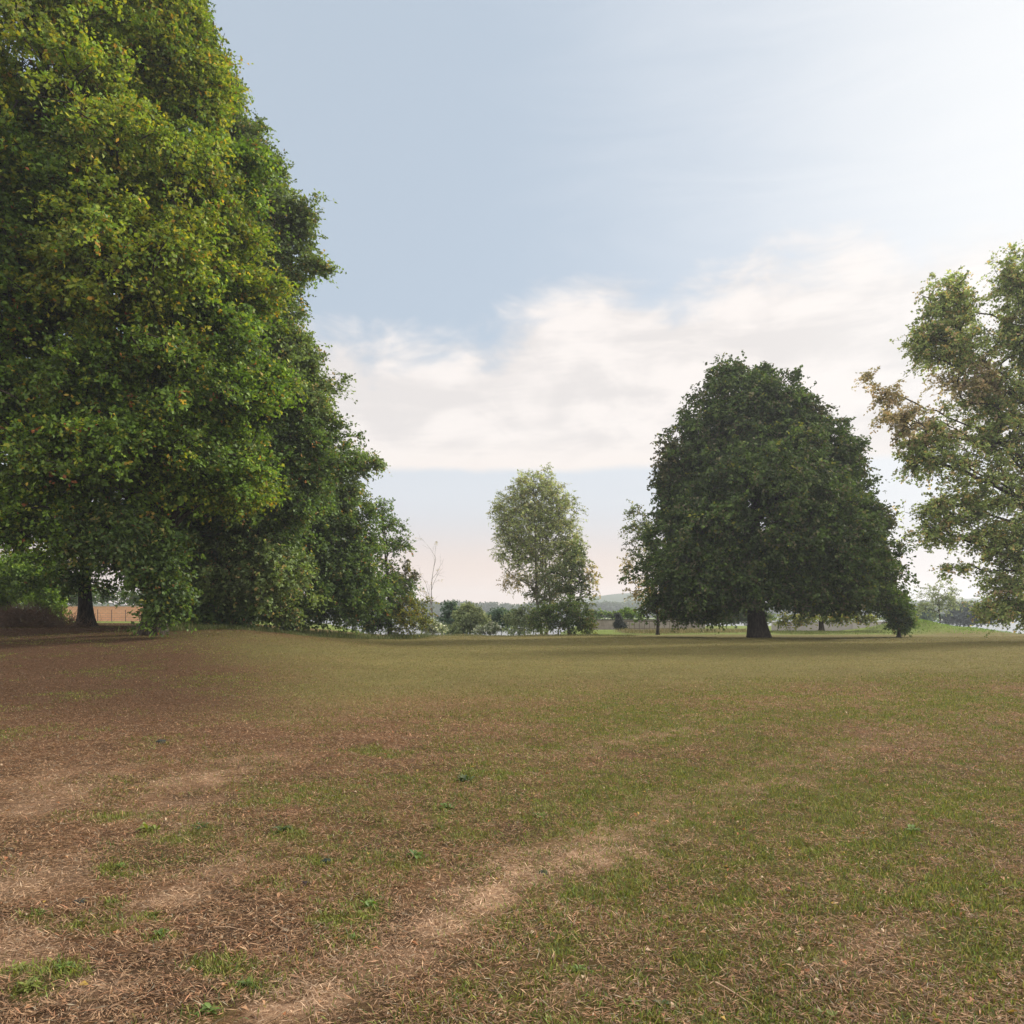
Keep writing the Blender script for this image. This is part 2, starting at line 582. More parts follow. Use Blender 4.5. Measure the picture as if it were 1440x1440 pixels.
# ------------------------------------------------------------------ blades of grass and straw
def blades(n, ymin, ymax, seed):
    rg = np.random.default_rng(seed)
    # areal density falls with distance
    yy = np.linspace(ymin, ymax, 800)
    width = 2 * (0.74 * yy + 0.8)
    dens = np.minimum(1.0, (5.0 / yy) ** 1.55)
    pdf = width * dens
    cdf = np.cumsum(pdf) / pdf.sum()
    y = np.interp(rg.random(n), cdf, yy)
    x = (rg.random(n) * 2 - 1) * (0.74 * y + 0.8)
    g, st, ev = cover(x, y)
    # clumping
    keep = rg.random(n) < (0.45 + 0.55 * sst(fbm2(x, y, 5.0, 91, 2), 0.3, 0.6)) * (1 - 0.45 * st)
    x, y, g, st, ev = x[keep], y[keep], g[keep], st[keep], ev[keep]
    n = len(x)
    gp = sst(vnoise(np.stack([x * 9, y * 9, np.zeros(n)], 1), 7), 0.25, 0.75)
    pgreen = np.clip(g * 1.0 * (0.35 + 0.9 * gp), 0, 0.93)
    pgreen = pgreen * (1 - ev) + 0.45 * ev
    isev = rg.random(n) < ev
    green = rg.random(n) < pgreen
    fs = np.maximum(1.0, y / 6.0) ** 0.8      # far blades stand for small bunches
    L = np.where(green, rg.uniform(0.018, 0.055, n), 0.015 + 0.048 * rg.random(n) ** 1.6) * (0.8 + 0.5 * rg.random(n))
    L = L * (1 + 0.05 * fs) * np.where(isev, 0.6, 1)
    W = rg.uniform(0.0012, 0.0028, n) * fs * np.where(green, 1.25, 1.0)
    tilt = np.where(green, rg.uniform(0.35, 1.35, n), np.abs(rg.normal(0.05, 0.28, n)))
    az = rg.random(n) * 2 * np.pi
    a = np.stack([np.cos(az) * np.cos(tilt), np.sin(az) * np.cos(tilt), np.sin(tilt)], 1)
    b = np.stack([-np.sin(az), np.cos(az), rg.normal(0, 0.3, n)], 1)
    z = height(x, y)
    p0 = np.stack([x, y, z + np.where(green, -0.003, rg.uniform(0.0, 0.018, n))], 1)
    bend = np.stack([np.zeros(n), np.zeros(n), -0.22 * L * np.cos(tilt)], 1)
    mid = p0 + a * (L * 0.55)[:, None]
    tip = p0 + a * L[:, None] + bend * np.where(green, 1, 0.2)[:, None]
    V = np.stack([p0, mid - b * W[:, None], tip, mid + b * W[:, None]], 1).reshape(-1, 3)
    Fq = np.arange(4 * n).reshape(-1, 4)
    # colours
    sp = np.array([[0.36, 0.225, 0.13], [0.26, 0.15, 0.083], [0.52, 0.35, 0.21], [0.13, 0.082, 0.052], [0.32, 0.27, 0.19], [0.42, 0.21, 0.115]])
    gpal = np.array([[0.15, 0.18, 0.025], [0.21, 0.22, 0.04], [0.09, 0.13, 0.03], [0.25, 0.225, 0.06], [0.14, 0.22, 0.03]])
    ci = rg.choice(6, n, p=[0.3, 0.3, 0.07, 0.19, 0.06, 0.08])
    cg = rg.choice(5, n, p=[0.34, 0.22, 0.2, 0.16, 0.08])
    c = np.where(green[:, None], gpal[cg], sp[ci])
    pale = (st * (rg.random(n) * 0.8 + 0.4))[:, None].clip(0, 1) * (~green)[:, None]
    c = c * (1 - pale) + np.array([0.58, 0.42, 0.29]) * pale
    tr = sst(-x / np.maximum(y, 1), 0.12, 0.45)[:, None] * sst(y, 7, 16)[:, None]  # straw darkened too, for the painted shadow at far left
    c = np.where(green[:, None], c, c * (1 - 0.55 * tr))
    olive = ev[:, None] * 0.9
    c = c * (1 - olive) + olive * (c * 0.40 + np.array([0.195, 0.178, 0.07]) * 0.68)
    nb = 0.5 * fbm2(x * 0.35, y, 0.22, 83, 4) + 0.5 * fbm2(x, y, 0.9, 85, 4)
    c = c * (rg.uniform(0.52, 1.25, n) * (0.72 + 0.56 * nb))[:, None]
    return V, Fq, np.repeat(c, 4, axis=0)


def build_grass():
    V, Fq, C = blades(2300000, 2.3, 62.0, 3)
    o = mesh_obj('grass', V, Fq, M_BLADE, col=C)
    tag(o, 'short patchy grass and dry straw covering the open field', 'grass', kind='stuff')


build_grass()


# ------------------------------------------------------------------ water, far country
def build_water():
    m, t = new_mat('lake_water')
    geo = t.new('ShaderNodeNewGeometry')
    n = t.noise(geo.outputs['Position'], 1.2, 4, 0.6)
    bp = t.new('ShaderNodeBump')
    bp.inputs['Strength'].default_value = 0.05
    bp.inputs['Distance'].default_value = 0.05
    t.l.new(n, bp.inputs['Height'])
    p = t.new('ShaderNodeBsdfPrincipled')
    p.inputs['Base Color'].default_value = (0.05, 0.07, 0.07, 1)
    p.inputs['Roughness'].default_value = 0.2
    p.inputs['Specular IOR Level'].default_value = 0.9
    p.inputs['IOR'].default_value = 1.6
    t.l.new(bp.outputs[0], p.inputs['Normal'])
    o = t.new('ShaderNodeOutputMaterial')
    t.l.new(p.outputs[0], o.inputs[0])
    V = [(-700, 66, -1.45), (800, 66, -1.45), (800, 640, -1.45), (-700, 640, -1.45)]
    tag(mesh_obj('water', V, [[0, 1, 2, 3]], m), kind='structure')


build_water()


# ------------------------------------------------------------------ tubes (trunks, limbs, twigs)
def tubes(P0, P1, R0, R1, k=5):
    """many tapered segments in one go"""
    P0, P1 = np.asarray(P0, float), np.asarray(P1, float)
    d = P1 - P0
    ln = np.linalg.norm(d, axis=1, keepdims=True)
    d = d / np.maximum(ln, 1e-6)
    ref = np.where(np.abs(d[:, 2:3]) > 0.9, np.array([[1.0, 0, 0]]), np.array([[0, 0, 1.0]]))
    e1 = np.cross(d, ref)
    e1 /= np.maximum(np.linalg.norm(e1, axis=1, keepdims=True), 1e-6)
    e2 = np.cross(d, e1)
    an = np.arange(k) / k * 2 * np.pi
    ring = np.cos(an)[None, :, None] * e1[:, None, :] + np.sin(an)[None, :, None] * e2[:, None, :]
    R0 = np.asarray(R0)[:, None, None]
    R1 = np.asarray(R1)[:, None, None]
    V = np.concatenate([P0[:, None, :] + ring * R0, P1[:, None, :] + ring * R1], axis=1)
    n = len(P0)
    base = (np.arange(n) * 2 * k)[:, None]
    i = np.arange(k)[None, :]
    j = (i + 1) % k
    Fq = np.stack([base + i, base + j, base + k + j, base + k + i], -1).reshape(-1, 4)
    return V.reshape(-1, 3), Fq


def trunk_mesh(pts, rad, k=18, seed=0, flare=0.6):
    """one smooth trunk with a root flare"""
    pts = np.asarray(pts, float)
    rad = np.asarray(rad, float)
    V, Fs = [], []
    n = len(pts)
    an = np.arange(k) / k * 2 * np.pi
    rg = np.random.default_rng(seed)
    ph = rg.random(3) * 6.28
    z0 = pts[0][2]
    for i in range(n):
        hh = pts[i][2] - z0
        fl = flare * math.exp(-max(hh, 0) / (rad[0] * 1.0 + 0.05))
        rr = rad[i] * (1 + fl * (0.75 + 0.45 * np.sin(an * 5 + ph[0])) + 0.07 * np.sin(an * 3 + ph[1] + i * 0.25) + 0.04 * np.sin(an * 7 + ph[2]))
        V.append(np.stack([pts[i][0] + rr * np.cos(an), pts[i][1] + rr * np.sin(an), np.full(k, pts[i][2])], 1))
    V = np.concatenate(V)
    i, j = np.meshgrid(np.arange(n - 1), np.arange(k), indexing='ij')
    j2 = (j + 1) % k
    Fq = np.stack([i * k + j, i * k + j2, (i + 1) * k + j2, (i + 1) * k + j], -1).reshape(-1, 4)
    return V, Fq


def skeleton(base, fork, top, targets, limb_ends, tip_r, rg, k=5, r_max=None):
    """join every clump centre to the nearest limb so that the crown hangs on real wood"""
    P = [base + (fork - base) * t for t in (0.55, 1.0)]
    par = [-1, 0]
    for t in np.linspace(0.12, 1, 9):
        q = fork + (top - fork) * t + np.append(rg.normal(0, 0.02 * np.linalg.norm(top - fork), 2), 0)
        P.append(q)
        par.append(len(P) - 2)
    leader = list(range(1, len(P)))
    for le in limb_ends:
        # leave the leader somewhat below the lobe
        L = np.array([P[i] for i in leader])
        dz = le[2] - L[:, 2]
        dh = np.hypot(le[0] - L[:, 0], le[1] - L[:, 1])
        cost = np.hypot(dh, dz) + np.where(dz < 0.45 * dh, (0.45 * dh - dz) * 1.5, 0)
        s = leader[int(np.argmin(cost))]
        cur = s
        m = max(3, int(np.linalg.norm(le - P[s]) / 1.3))
        a = P[s]
        arch = 0.10 * np.linalg.norm(le - a)
        for t in np.linspace(0, 1, m + 1)[1:]:
            q = a + (le - a) * t + np.array([0, 0, arch * math.sin(math.pi * t)]) + rg.normal(0, 0.12, 3)
            P.append(q)
            par.append(cur)
            cur = len(P) - 1
    cap = len(P) + len(targets)
    PA = np.zeros((cap, 3))
    PA[:len(P)] = P
    n = len(P)
    plen = np.zeros(cap)
    for i in range(1, n):
        plen[i] = plen[par[i]] + np.linalg.norm(PA[i] - PA[par[i]])
    par = par + [0] * len(targets)
    cen = fork + (top - fork) * 0.35
    order = np.argsort(np.linalg.norm(targets - cen, axis=1))
    for oi in order:
        q = targets[oi]
        d = np.linalg.norm(PA[1:n] - q, axis=1) + 0.16 * plen[1:n] + np.maximum(0, PA[1:n, 2] - q[2] - 0.3) * 0.5
        j = int(np.argmin(d)) + 1
        PA[n] = q
        par[n] = j
        plen[n] = plen[j] + np.linalg.norm(q - PA[j])
        n += 1
    r = np.full(n, tip_r ** 2.25)
    acc = np.zeros(n)
    for i in np.argsort(-plen[:n]):
        if acc[i] == 0:
            acc[i] = tip_r ** 2.25
        if par[i] >= 0:
            acc[par[i]] += acc[i]
    rad = acc ** (1 / 2.25)
    if r_max is not None:
        rad = np.minimum(rad, r_max * (0.25 + 0.75 * np.exp(-plen[:n] / max(plen[:n].max() * 0.5, 1))))
    P0, P1, R0, R1 = [], [], [], []
    for i in range(2, n):
        a, b = PA[par[i]], PA[i]
        ln = np.linalg.norm(b - a)
        r0, r1 = min(rad[par[i]], rad[i] * 1.35), rad[i]
        mid = (a + b) / 2 + rg.normal(0, 0.05, 3) * min(ln, 2.0) + np.array([0, 0, 0.05 * ln])
        P0 += [a, mid]
        P1 += [mid, b]
        R0 += [r0, (r0 + r1) / 2]
        R1 += [(r0 + r1) / 2, r1 * 0.95]
    return tubes(P0, P1, R0, R1, k)


def crown_leaves(cent, out, rc, pal_idx, palettes, per, leaf, rg, sag=0.25, droop=0.0, twig=None):
    """leaf sprays around the clump centres; palettes: list of (colours, weights)"""
    N = len(cent)
    ns = max(3, per // 9)                # shoots in a spray
    kl = max(3, per // ns)               # leaves on a shoot
    c = np.repeat(cent, ns, axis=0)
    o = np.repeat(out, ns, axis=0)
    r = np.repeat(rc, ns)
    pid = np.repeat(pal_idx, ns)
    m = len(c)
    d = o * 0.75 + rg.normal(0, 0.62, (m, 3)) + np.array([0, 0, 0.10 - droop])
    d[:, 2] *= 0.55
    d /= np.linalg.norm(d, axis=1, keepdims=True)
    c = c + rg.normal(0, 0.16, (m, 3)) * r[:, None]
    ln = r * rg.uniform(0.55, 1.25, m)
    t = rg.uniform(0.12, 1.0, (m, kl))
    P = c[:, None, :] + d[:, None, :] * (ln[:, None] * t)[:, :, None]
    P[:, :, 2] -= sag * ln[:, None] * t ** 2
    P += rg.normal(0, 1, P.shape) * (0.10 * r[:, None] * (1.1 - 0.5 * t))[:, :, None]
    P = P.reshape(-1, 3)
    D = np.repeat(d, kl, axis=0)
    O = np.repeat(o, kl, axis=0)
    n = len(P)
    a = D * 0.7 + rg.normal(0, 0.6, (n, 3)) + np.array([0, 0, -0.25])
    a /= np.linalg.norm(a, axis=1, keepdims=True)
    nr = O * 0.55 + np.array([0, 0, 0.75]) + rg.normal(0, 0.55, (n, 3))
    b = np.cross(nr, a)
    b /= np.maximum(np.linalg.norm(b, axis=1, keepdims=True), 1e-6)
    nr = np.cross(a, b)
    L = leaf[0] * rg.uniform(0.65, 1.3, n)
    W = leaf[1] * rg.uniform(0.65, 1.3, n)
    lift = nr * (W * rg.uniform(0.0, 0.35, n))[:, None]
    V = np.stack([P - a * (L * 0.5)[:, None], P + b * (W * 0.5)[:, None] + lift,
                  P + a * (L * 0.5)[:, None], P - b * (W * 0.5)[:, None] + lift], 1).reshape(-1, 3)
    Fq = np.arange(4 * n).reshape(-1, 4)
    pl = np.repeat(pid, kl)
    colr = np.zeros((n, 3))
    cj = np.repeat(np.repeat(rg.uniform(0.6, 1.4, N), ns), kl)      # each spray has its own tone
    for pi, (cols, wts) in enumerate(palettes):
        sel = pl == pi
        k = int(sel.sum())
        if not k:
            continue
        w = np.array(wts, float)
        w /= w.sum()
        # shoots share a colour most of the time
        shoot = rg.choice(len(cols), m, p=w)
        single = rg.choice(len(cols), n, p=w)
        pick = np.where(rg.random(n) < 0.6, np.repeat(shoot, kl), single)
        colr[sel] = np.array(cols)[pick[sel]]
    colr = colr * cj[:, None] * rg.uniform(0.8, 1.2, n)[:, None]
    tw = None
    if twig:
        q = c + d * (ln * 0.85)[:, None]
        q[:, 2] -= sag * ln * 0.7
        tw = tubes(c, q, np.full(m, twig), np.full(m, twig * 0.4), 3)
    return V, Fq, np.repeat(colr, 4, axis=0), tw


def sample_lobe(c, rad, n, rg, shell=0.5, rough=0.28, gap=0.0, seed=0, flat_bottom=0.0):
    """clump centres in an uneven ellipsoid"""
    d = rg.normal(0, 1, (n, 3))
    d /= np.linalg.norm(d, axis=1, keepdims=True)
    if flat_bottom:
        low = d[:, 2] < -0.2
        d[low, 2] *= (1 - flat_bottom)
        d /= np.linalg.norm(d, axis=1, keepdims=True)
    rr = shell + (1 - shell) * rg.random(n) ** 0.6
    bump = vnoise(d * 2.3 + seed * 7.1, 17) - 0.5 + 1.0 * (vnoise(d * 5.1 + seed * 3.3, 23) - 0.5)
    p = c + d * rad * (rr * (1 + rough * 2 * bump))[:, None]
    far = rg.random(n) < 0.05
    p[far] += d[far] * (rad.mean() * rg.uniform(0.08, 0.30, int(far.sum())))[:, None]
    if gap > 0:
        q = vnoise(p / (0.32 * rad.mean()) + seed * 1.7, 29)
        keep = q > gap
        p, d = p[keep], d[keep]
    return p, d


def make_tree(name, label, cat, u0, D, lobes, palettes, leafmat=None, bark=None, trunk_r=0.4, fork_v=None,
              top_uv=None, dens=1.0, per=70, rc=0.8, leaf=(0.15, 0.10), shell=0.45, rough=0.26, gap=0.0, tip_r=0.016,
              sag=0.25, droop=0.0, twig=None, seed=1, group=None, lean=0.0, stems=1, limb=True, flare=0.6):
    """lobes: (u, v, ru, rv, depth offset in m, palette) in picture units at the tree's distance"""
    rg = np.random.default_rng(seed)
    base = gpt(u0, D)
    base[2] -= 0.06
    s = D / F
    cents, outs, pidx, ends = [], [], [], []
    allc = np.array([px(l[0], l[1], D) for l in lobes])
    mid = allc.mean(0)
    for li, l in enumerate(lobes):
        u, v, ru, rv, dd = l[:5]
        pi = l[5] if len(l) > 5 else 0
        dl = l[6] if len(l) > 6 else 1.0
        c = px(u, v, D) + np.array([0, dd, 0])
        ry = min(ru, rv * 1.4) * s * 0.95
        rad = np.array([ru * s, ry, rv * s])
        # number of sprays follows the surface of the lobe
        area = 4 * math.pi * ((rad[0] * rad[1]) ** 1.6 / 3 + (rad[0] * rad[2]) ** 1.6 / 3 + (rad[1] * rad[2]) ** 1.6 / 3) ** (1 / 1.6)
        n = max(5, int(area / (rc * rc) * 1.05 * dens * dl))
        ins = np.maximum(rad - rc * 0.55, rad * 0.45)
        p, d = sample_lobe(c, ins, n, rg, shell, rough, gap, seed + li)
        zmin = height(p[:, 0], p[:, 1]) + 0.25
        p[:, 2] = np.maximum(p[:, 2], zmin + rg.random(len(p)) * 0.3)
        cents.append(p)
        outs.append(d)
        pidx.append(np.full(len(p), pi))
        if rad.max() > 0.9:
            ends.append(c)
    cents, outs, pidx = np.concatenate(cents), np.concatenate(outs), np.concatenate(pidx)
    # sprays deep inside the crown as a whole carry little
    rcs = rc * rg.uniform(0.7, 1.3, len(cents))
    V, Fq, C, tw = crown_leaves(cents, outs, rcs, pidx, palettes, per, leaf, rg, sag, droop, twig)
    fork = px(u0 + lean, fork_v, D) if fork_v else base + np.array([0, 0, 2.0])
    top = px(*top_uv, D) if top_uv else np.array([mid[0], mid[1], allc[:, 2].max()])
    e = empty(name, tuple(base))
    tag(e, label, cat, group)
    cr = mesh_obj('crown', V - base, Fq, leafmat or M_LEAF, parent=e, col=C)
    # trunk
    k = 14
    TV, TF = [], []
    off = 0
    for sidx in range(stems):
        b = base.copy()
        f = fork.copy()
        if stems > 1:
            an = sidx / stems * 6.28 + 0.7
            b = b + np.array([math.cos(an), math.sin(an), 0]) * trunk_r * 1.2
            f = f + np.array([math.cos(an), math.sin(an), 0]) * trunk_r * 5
        ts = np.concatenate([np.linspace(0, 0.3, 6), np.linspace(0.3, 1, k)[1:]])
        pts = [b + (f - b) * t + np.array([math.sin(t * 5 + seed) * 0.06, 0, 0]) * trunk_r * 2 * t for t in ts]
        rad = [trunk_r * (1 - 0.32 * t) for t in ts]
        v_, f_ = trunk_mesh(pts, rad, 18, seed + sidx, flare)
        TV.append(v_)
        TF.append(f_ + off)
        off += len(v_)
        # leader above the fork
        v_, f_ = tubes([pts[-1], pts[-1] + (top - pts[-1]) * 0.45], [pts[-1] + (top - pts[-1]) * 0.45, top], [trunk_r * 0.68, trunk_r * 0.36], [trunk_r * 0.36, trunk_r * 0.08], 9)
        TV.append(v_)
        TF.append(f_ + off)
        off += len(v_)
    v_, f_ = skeleton(base, fork, top, cents, ends if limb else [], tip_r, rg, 5, trunk_r * 0.62)
    TV.append(v_)
    TF.append(f_ + off)
    off += len(v_)
    if tw is not None:
        TV.append(tw[0])
        TF.append(tw[1] + off)
    mesh_obj('trunk', np.concatenate(TV) - base, np.concatenate(TF), bark or M_BARK, parent=e, smooth=True)
    return e, len(Fq)


TOTAL = 0


def T(*a, **k):
    global TOTAL
    e, n = make_tree(*a, **k)
    TOTAL += n
    print('TREE', a[0], a[1][:40], n)
    return e


# leaf colours (linear)
P_MAPLE = ([(0.128, 0.225, 0.023), (0.18, 0.285, 0.029), (0.083, 0.165, 0.021), (0.285, 0.315, 0.029), (0.45, 0.315, 0.039), (0.39, 0.135, 0.039)], [40, 26, 22, 9, 1.5, 0.8])
P_MAPLE_Y = ([(0.238, 0.308, 0.026), (0.14, 0.238, 0.024), (0.364, 0.35, 0.03), (0.476, 0.28, 0.036)], [40, 30, 14, 2.5])
P_MID = ([(0.096, 0.165, 0.035), (0.135, 0.212, 0.04), (0.064, 0.125, 0.03), (0.255, 0.235, 0.062), (0.383, 0.188, 0.062)], [40, 28, 24, 5, 1])
P_MIDG = ([(0.155, 0.23, 0.07), (0.206, 0.28, 0.087), (0.114, 0.169, 0.056), (0.394, 0.3, 0.125)], [40, 25, 25, 6])
P_DARK = ([(0.071, 0.117, 0.024), (0.098, 0.159, 0.032), (0.051, 0.09, 0.022), (0.235, 0.248, 0.031), (0.132, 0.176, 0.055), (0.14, 0.132, 0.072)], [40, 28, 25, 3, 9, 14])
P_DARKTAN = ([(0.128, 0.128, 0.054), (0.18, 0.15, 0.066), (0.075, 0.098, 0.036)], [30, 20, 40])
P_PALE = ([(0.319, 0.404, 0.156), (0.41, 0.475, 0.202), (0.239, 0.309, 0.129), (0.502, 0.451, 0.221), (0.3, 0.33, 0.22)], [40, 25, 22, 12, 20])
P_PALEB = ([(0.163, 0.214, 0.095), (0.24, 0.225, 0.113), (0.109, 0.158, 0.069)], [40, 20, 30])
P_RIGHT = ([(0.292, 0.392, 0.131), (0.414, 0.49, 0.184), (0.207, 0.294, 0.104), (0.621, 0.49, 0.209), (0.508, 0.396, 0.264)], [40, 25, 25, 8, 7])
P_TAN = ([(0.55, 0.46, 0.30), (0.46, 0.40, 0.25), (0.34, 0.34, 0.18), (0.62, 0.48, 0.33)], [35, 30, 30, 10])
P_BRIGHT = ([(0.156, 0.26, 0.036), (0.117, 0.208, 0.036), (0.221, 0.312, 0.042)], [40, 30, 20])
P_YEL = ([(0.264, 0.264, 0.033), (0.168, 0.204, 0.033), (0.36, 0.24, 0.055), (0.108, 0.144, 0.033)], [30, 35, 6, 25])
P_TEAL = ([(0.074, 0.135, 0.095), (0.108, 0.176, 0.121), (0.054, 0.101, 0.074)], [40, 25, 25])
P_SAGE = ([(0.245, 0.302, 0.164), (0.187, 0.245, 0.127), (0.317, 0.36, 0.215)], [40, 30, 20])
P_WHITE = ([(0.60, 0.62, 0.58), (0.30, 0.36, 0.26), (0.16, 0.21, 0.12)], [30, 30, 40])
P_BLUE = ([(0.066, 0.102, 0.108), (0.096, 0.132, 0.132), (0.048, 0.072, 0.078)], [40, 25, 25])

# ------------------------------------------------------------------ the great trees on the left
T('maple_tree', 'huge yellow-green maple filling the upper left, with a drooping low branch over its dark trunk', 'tree', 215, 34,
  [(40, -170, 210, 160, 1, 0), (180, -60, 110, 120, 0, 1), (60, 60, 200, 150, -1, 1), (215, 90, 95, 90, 0, 1), (262, 25, 30, 35, 0, 1), (280, 135, 48, 50, 0, 1),
   (150, 250, 170, 120, -1, 1), (265, 250, 95, 80, 1, 0), (310, 330, 60, 70, 1, 1), (20, 330, 180, 170, -2, 0), (190, 410, 170, 100, -2, 1), (290, 460, 90, 90, 0, 0), (335, 215, 40, 32, 1, 0, 0.9), (345, 395, 55, 38, 1, 1, 0.9), (352, 525, 58, 34, 1, 0, 0.9), (345, 690, 62, 30, 0, 1, 0.9),
   (60, 530, 190, 120, -2, 0), (250, 560, 130, 90, -1, 0), (150, 655, 190, 80, -2, 0), (290, 660, 90, 65, 0, 0), (60, 745, 165, 40, -2, 0, 0.8),
   (-130, 90, 170, 260, 0, 0, 0.8), (-150, 480, 170, 260, 0, 0, 0.8),
   (165, 750, 105, 42, -2, 2), (215, 782, 66, 34, -2, 2), (246, 812, 34, 36, -2, 2, 1.1), (266, 838, 22, 44, -2, 2, 1.3), (258, 862, 18, 20, -2, 2, 1.3), (60, -330, 190, 120, 1, 0, 0.7)],
  [P_MAPLE, P_MAPLE_Y, P_MID], trunk_r=0.50, fork_v=770, top_uv=(80, -260), per=78, rc=0.85, leaf=(0.17, 0.125), dens=3.7,
  rough=0.46, gap=0.47, shell=0.30, tip_r=0.020, twig=0.007, seed=4, lean=10, flare=0.35)
T('maple_tree', 'tall grey-green maple behind the huge yellow-green one, its upper edge against the blue sky', 'tree', 335, 43,
  [(235, 50, 70, 100, 0), (290, 200, 72, 85, 0, 2), (338, 205, 38, 55, 0, 1), (370, 300, 62, 80, 0, 1), (300, 330, 100, 110, 0, 2), (425, 320, 18, 42, 0, 1),
   (375, 410, 55, 62, 0, 1), (320, 470, 90, 90, 0, 2), (445, 375, 20, 12, 0, 1, 1.0), (310, 600, 120, 90, 0, 2), (400, 560, 70, 70, 0, 1), (410, 640, 80, 70, 0), (370, 690, 95, 70, -1), (375, 480, 60, 40, 0, 1), (415, 500, 40, 35, 0, 1),
   (312, 135, 36, 34, 0, 1), (310, 735, 110, 90, 0), (240, 820, 70, 50, 3), (360, 800, 95, 62, -1, 1), (320, 855, 70, 26, -1), (290, 845, 50, 40, 0)],
  [P_MID, P_MIDG, P_MAPLE], trunk_r=0.45, fork_v=720, top_uv=(300, 30), per=72, rc=0.85, leaf=(0.18, 0.13), dens=2.7, rough=0.42, gap=0.34, shell=0.38, seed=7, twig=0.008)
T('broadleaf_tree', 'broad dark green tree with foliage reaching the ground, behind the uncut grass', 'tree', 403, 50,
  [(390, 585, 68, 75, 0, 1), (430, 560, 30, 45, 0, 1), (345, 640, 90, 95, 0), (430, 660, 62, 65, 0, 1), (492, 655, 32, 20, 0, 1, 0.9), (470, 705, 45, 40, 0, 1),
   (380, 745, 110, 90, 0), (470, 765, 62, 75, 0, 0), (310, 800, 75, 75, 0), (430, 825, 105, 58, 0), (500, 820, 40, 58, 0), (340, 845, 60, 38, 0), (526, 650, 11, 8, 0, 1, 1)],
  [P_MID, P_MIDG], trunk_r=0.32, fork_v=790, top_uv=(400, 540), per=70, rc=0.85, leaf=(0.18, 0.13), dens=2.6, rough=0.42, gap=0.34, shell=0.38, seed=9, twig=0.008)
T('young_tree', 'thin young tree with airy top and yellowing lower leaves beside the broad dark tree', 'tree', 548, 57,
  [(532, 712, 20, 22, 0, 0, 0.7), (548, 735, 26, 20, 0, 0, 0.6), (535, 770, 32, 30, 0, 0, 0.8), (565, 765, 16, 14, 0, 0, 0.7), (570, 810, 26, 26, 0, 2, 0.8),
   (540, 830, 42, 36, 0, 0, 1.3), (572, 860, 32, 32, 0, 1, 1.3), (525, 865, 40, 28, 0, 0, 1.4)],
  [P_MID, P_YEL, P_DARKTAN], trunk_r=0.16, fork_v=850, top_uv=(535, 700), per=55, rc=0.75, leaf=(0.17, 0.12), dens=1.0, rough=0.45, gap=0.25, seed=12, twig=0.010)
T('broadleaf_tree', 'second dark trunk deeper under the left canopy, in front of the orange brick wall', 'tree', 120, 46,
  [(90, 700, 150, 60, 0), (120, 620, 150, 80, 0), (-20, 740, 100, 45, 0), (190, 770, 60, 40, 0, 0, 0.7), (110, 790, 60, 26, 0, 0, 0.8), (80, 812, 60, 26, -1, 0, 0.8), (140, 826, 46, 16, -1, 0, 0.8)],
  [P_MID], trunk_r=0.42, fork_v=800, top_uv=(110, 600), per=60, rc=0.9, leaf=(0.19, 0.14), dens=0.9, seed=15)
# bright shrubs under the canopy at the far left
T('shrub', 'bright sunlit green shrub at the left edge under the canopy', 'shrub', 20, 54,
  [(10, 815, 75, 42, 0), (-50, 830, 70, 50, 1), (45, 800, 40, 35, 0)], [P_BRIGHT], trunk_r=0.08, fork_v=870, per=60, rc=0.7, leaf=(0.18, 0.13), dens=1.1, seed=18)
T('shrub', 'small lime green shrub left of the orange brick wall', 'shrub', 76, 52,
  [(74, 855, 20, 24, 0), (60, 835, 26, 28, 0)], [P_BRIGHT], trunk_r=0.05, fork_v=880, per=60, rc=0.55, leaf=(0.14, 0.10), dens=1.3, seed=19)

# ------------------------------------------------------------------ the round dark tree
T('oak_tree', 'large dense dark green dome-shaped oak with one stout trunk', 'tree', 1068, 60,
  [(1035, 580, 66, 70, 0), (1088, 582, 58, 66, 0), (1040, 640, 100, 85, 0), (1125, 650, 75, 85, 0), (985, 690, 66, 85, 0, 0), (1175, 690, 50, 75, 0, 0),
   (1065, 730, 130, 110, -2), (960, 755, 58, 75, 0), (1195, 760, 56, 72, 0), (1130, 790, 100, 70, -3), (990, 810, 85, 60, -2),
   (1070, 808, 125, 40, -3), (1190, 832, 66, 34, 0), (1140, 840, 100, 22, 0), (960, 845, 62, 32, 0), (1000, 852, 45, 24, 2), (940, 655, 22, 42, 0, 1, 0.9), (1197, 635, 16, 30, 0, 1, 0.9),
   (1238, 735, 20, 24, 0, 1, 0.9), (1240, 795, 24, 26, 0, 1, 0.8), (1075, 530, 16, 22, 0, 0), (1140, 590, 25, 30, 0, 1, 1.0),(1030, 525, 20, 20, 0, 0)],
  [P_DARK, P_DARKTAN], leafmat=M_LEAF_DARK, trunk_r=0.76, flare=0.22, fork_v=838, top_uv=(1060, 530), per=64, rc=0.95, leaf=(0.24, 0.17), dens=1.8,
  rough=0.30, gap=0.22, seed=21, lean=-6, tip_r=0.022)
T('willow_tree', 'grey-green open tree behind the left edge of the dome-shaped oak', 'tree', 925, 69,
  [(898, 735, 24, 34, 0), (905, 780, 30, 34, 0), (900, 825, 26, 26, 0, 1, 0.8), (925, 845, 24, 20, 0, 1, 0.8), (882, 795, 12, 20, 0, 1, 0.6)],
  [P_PALEB, P_TAN], leafmat=M_LEAF_THIN, trunk_r=0.14, fork_v=870, top_uv=(905, 720), per=42, rc=0.8, leaf=(0.20, 0.13), dens=0.75, rough=0.4, gap=0.3, seed=23, twig=0.011)
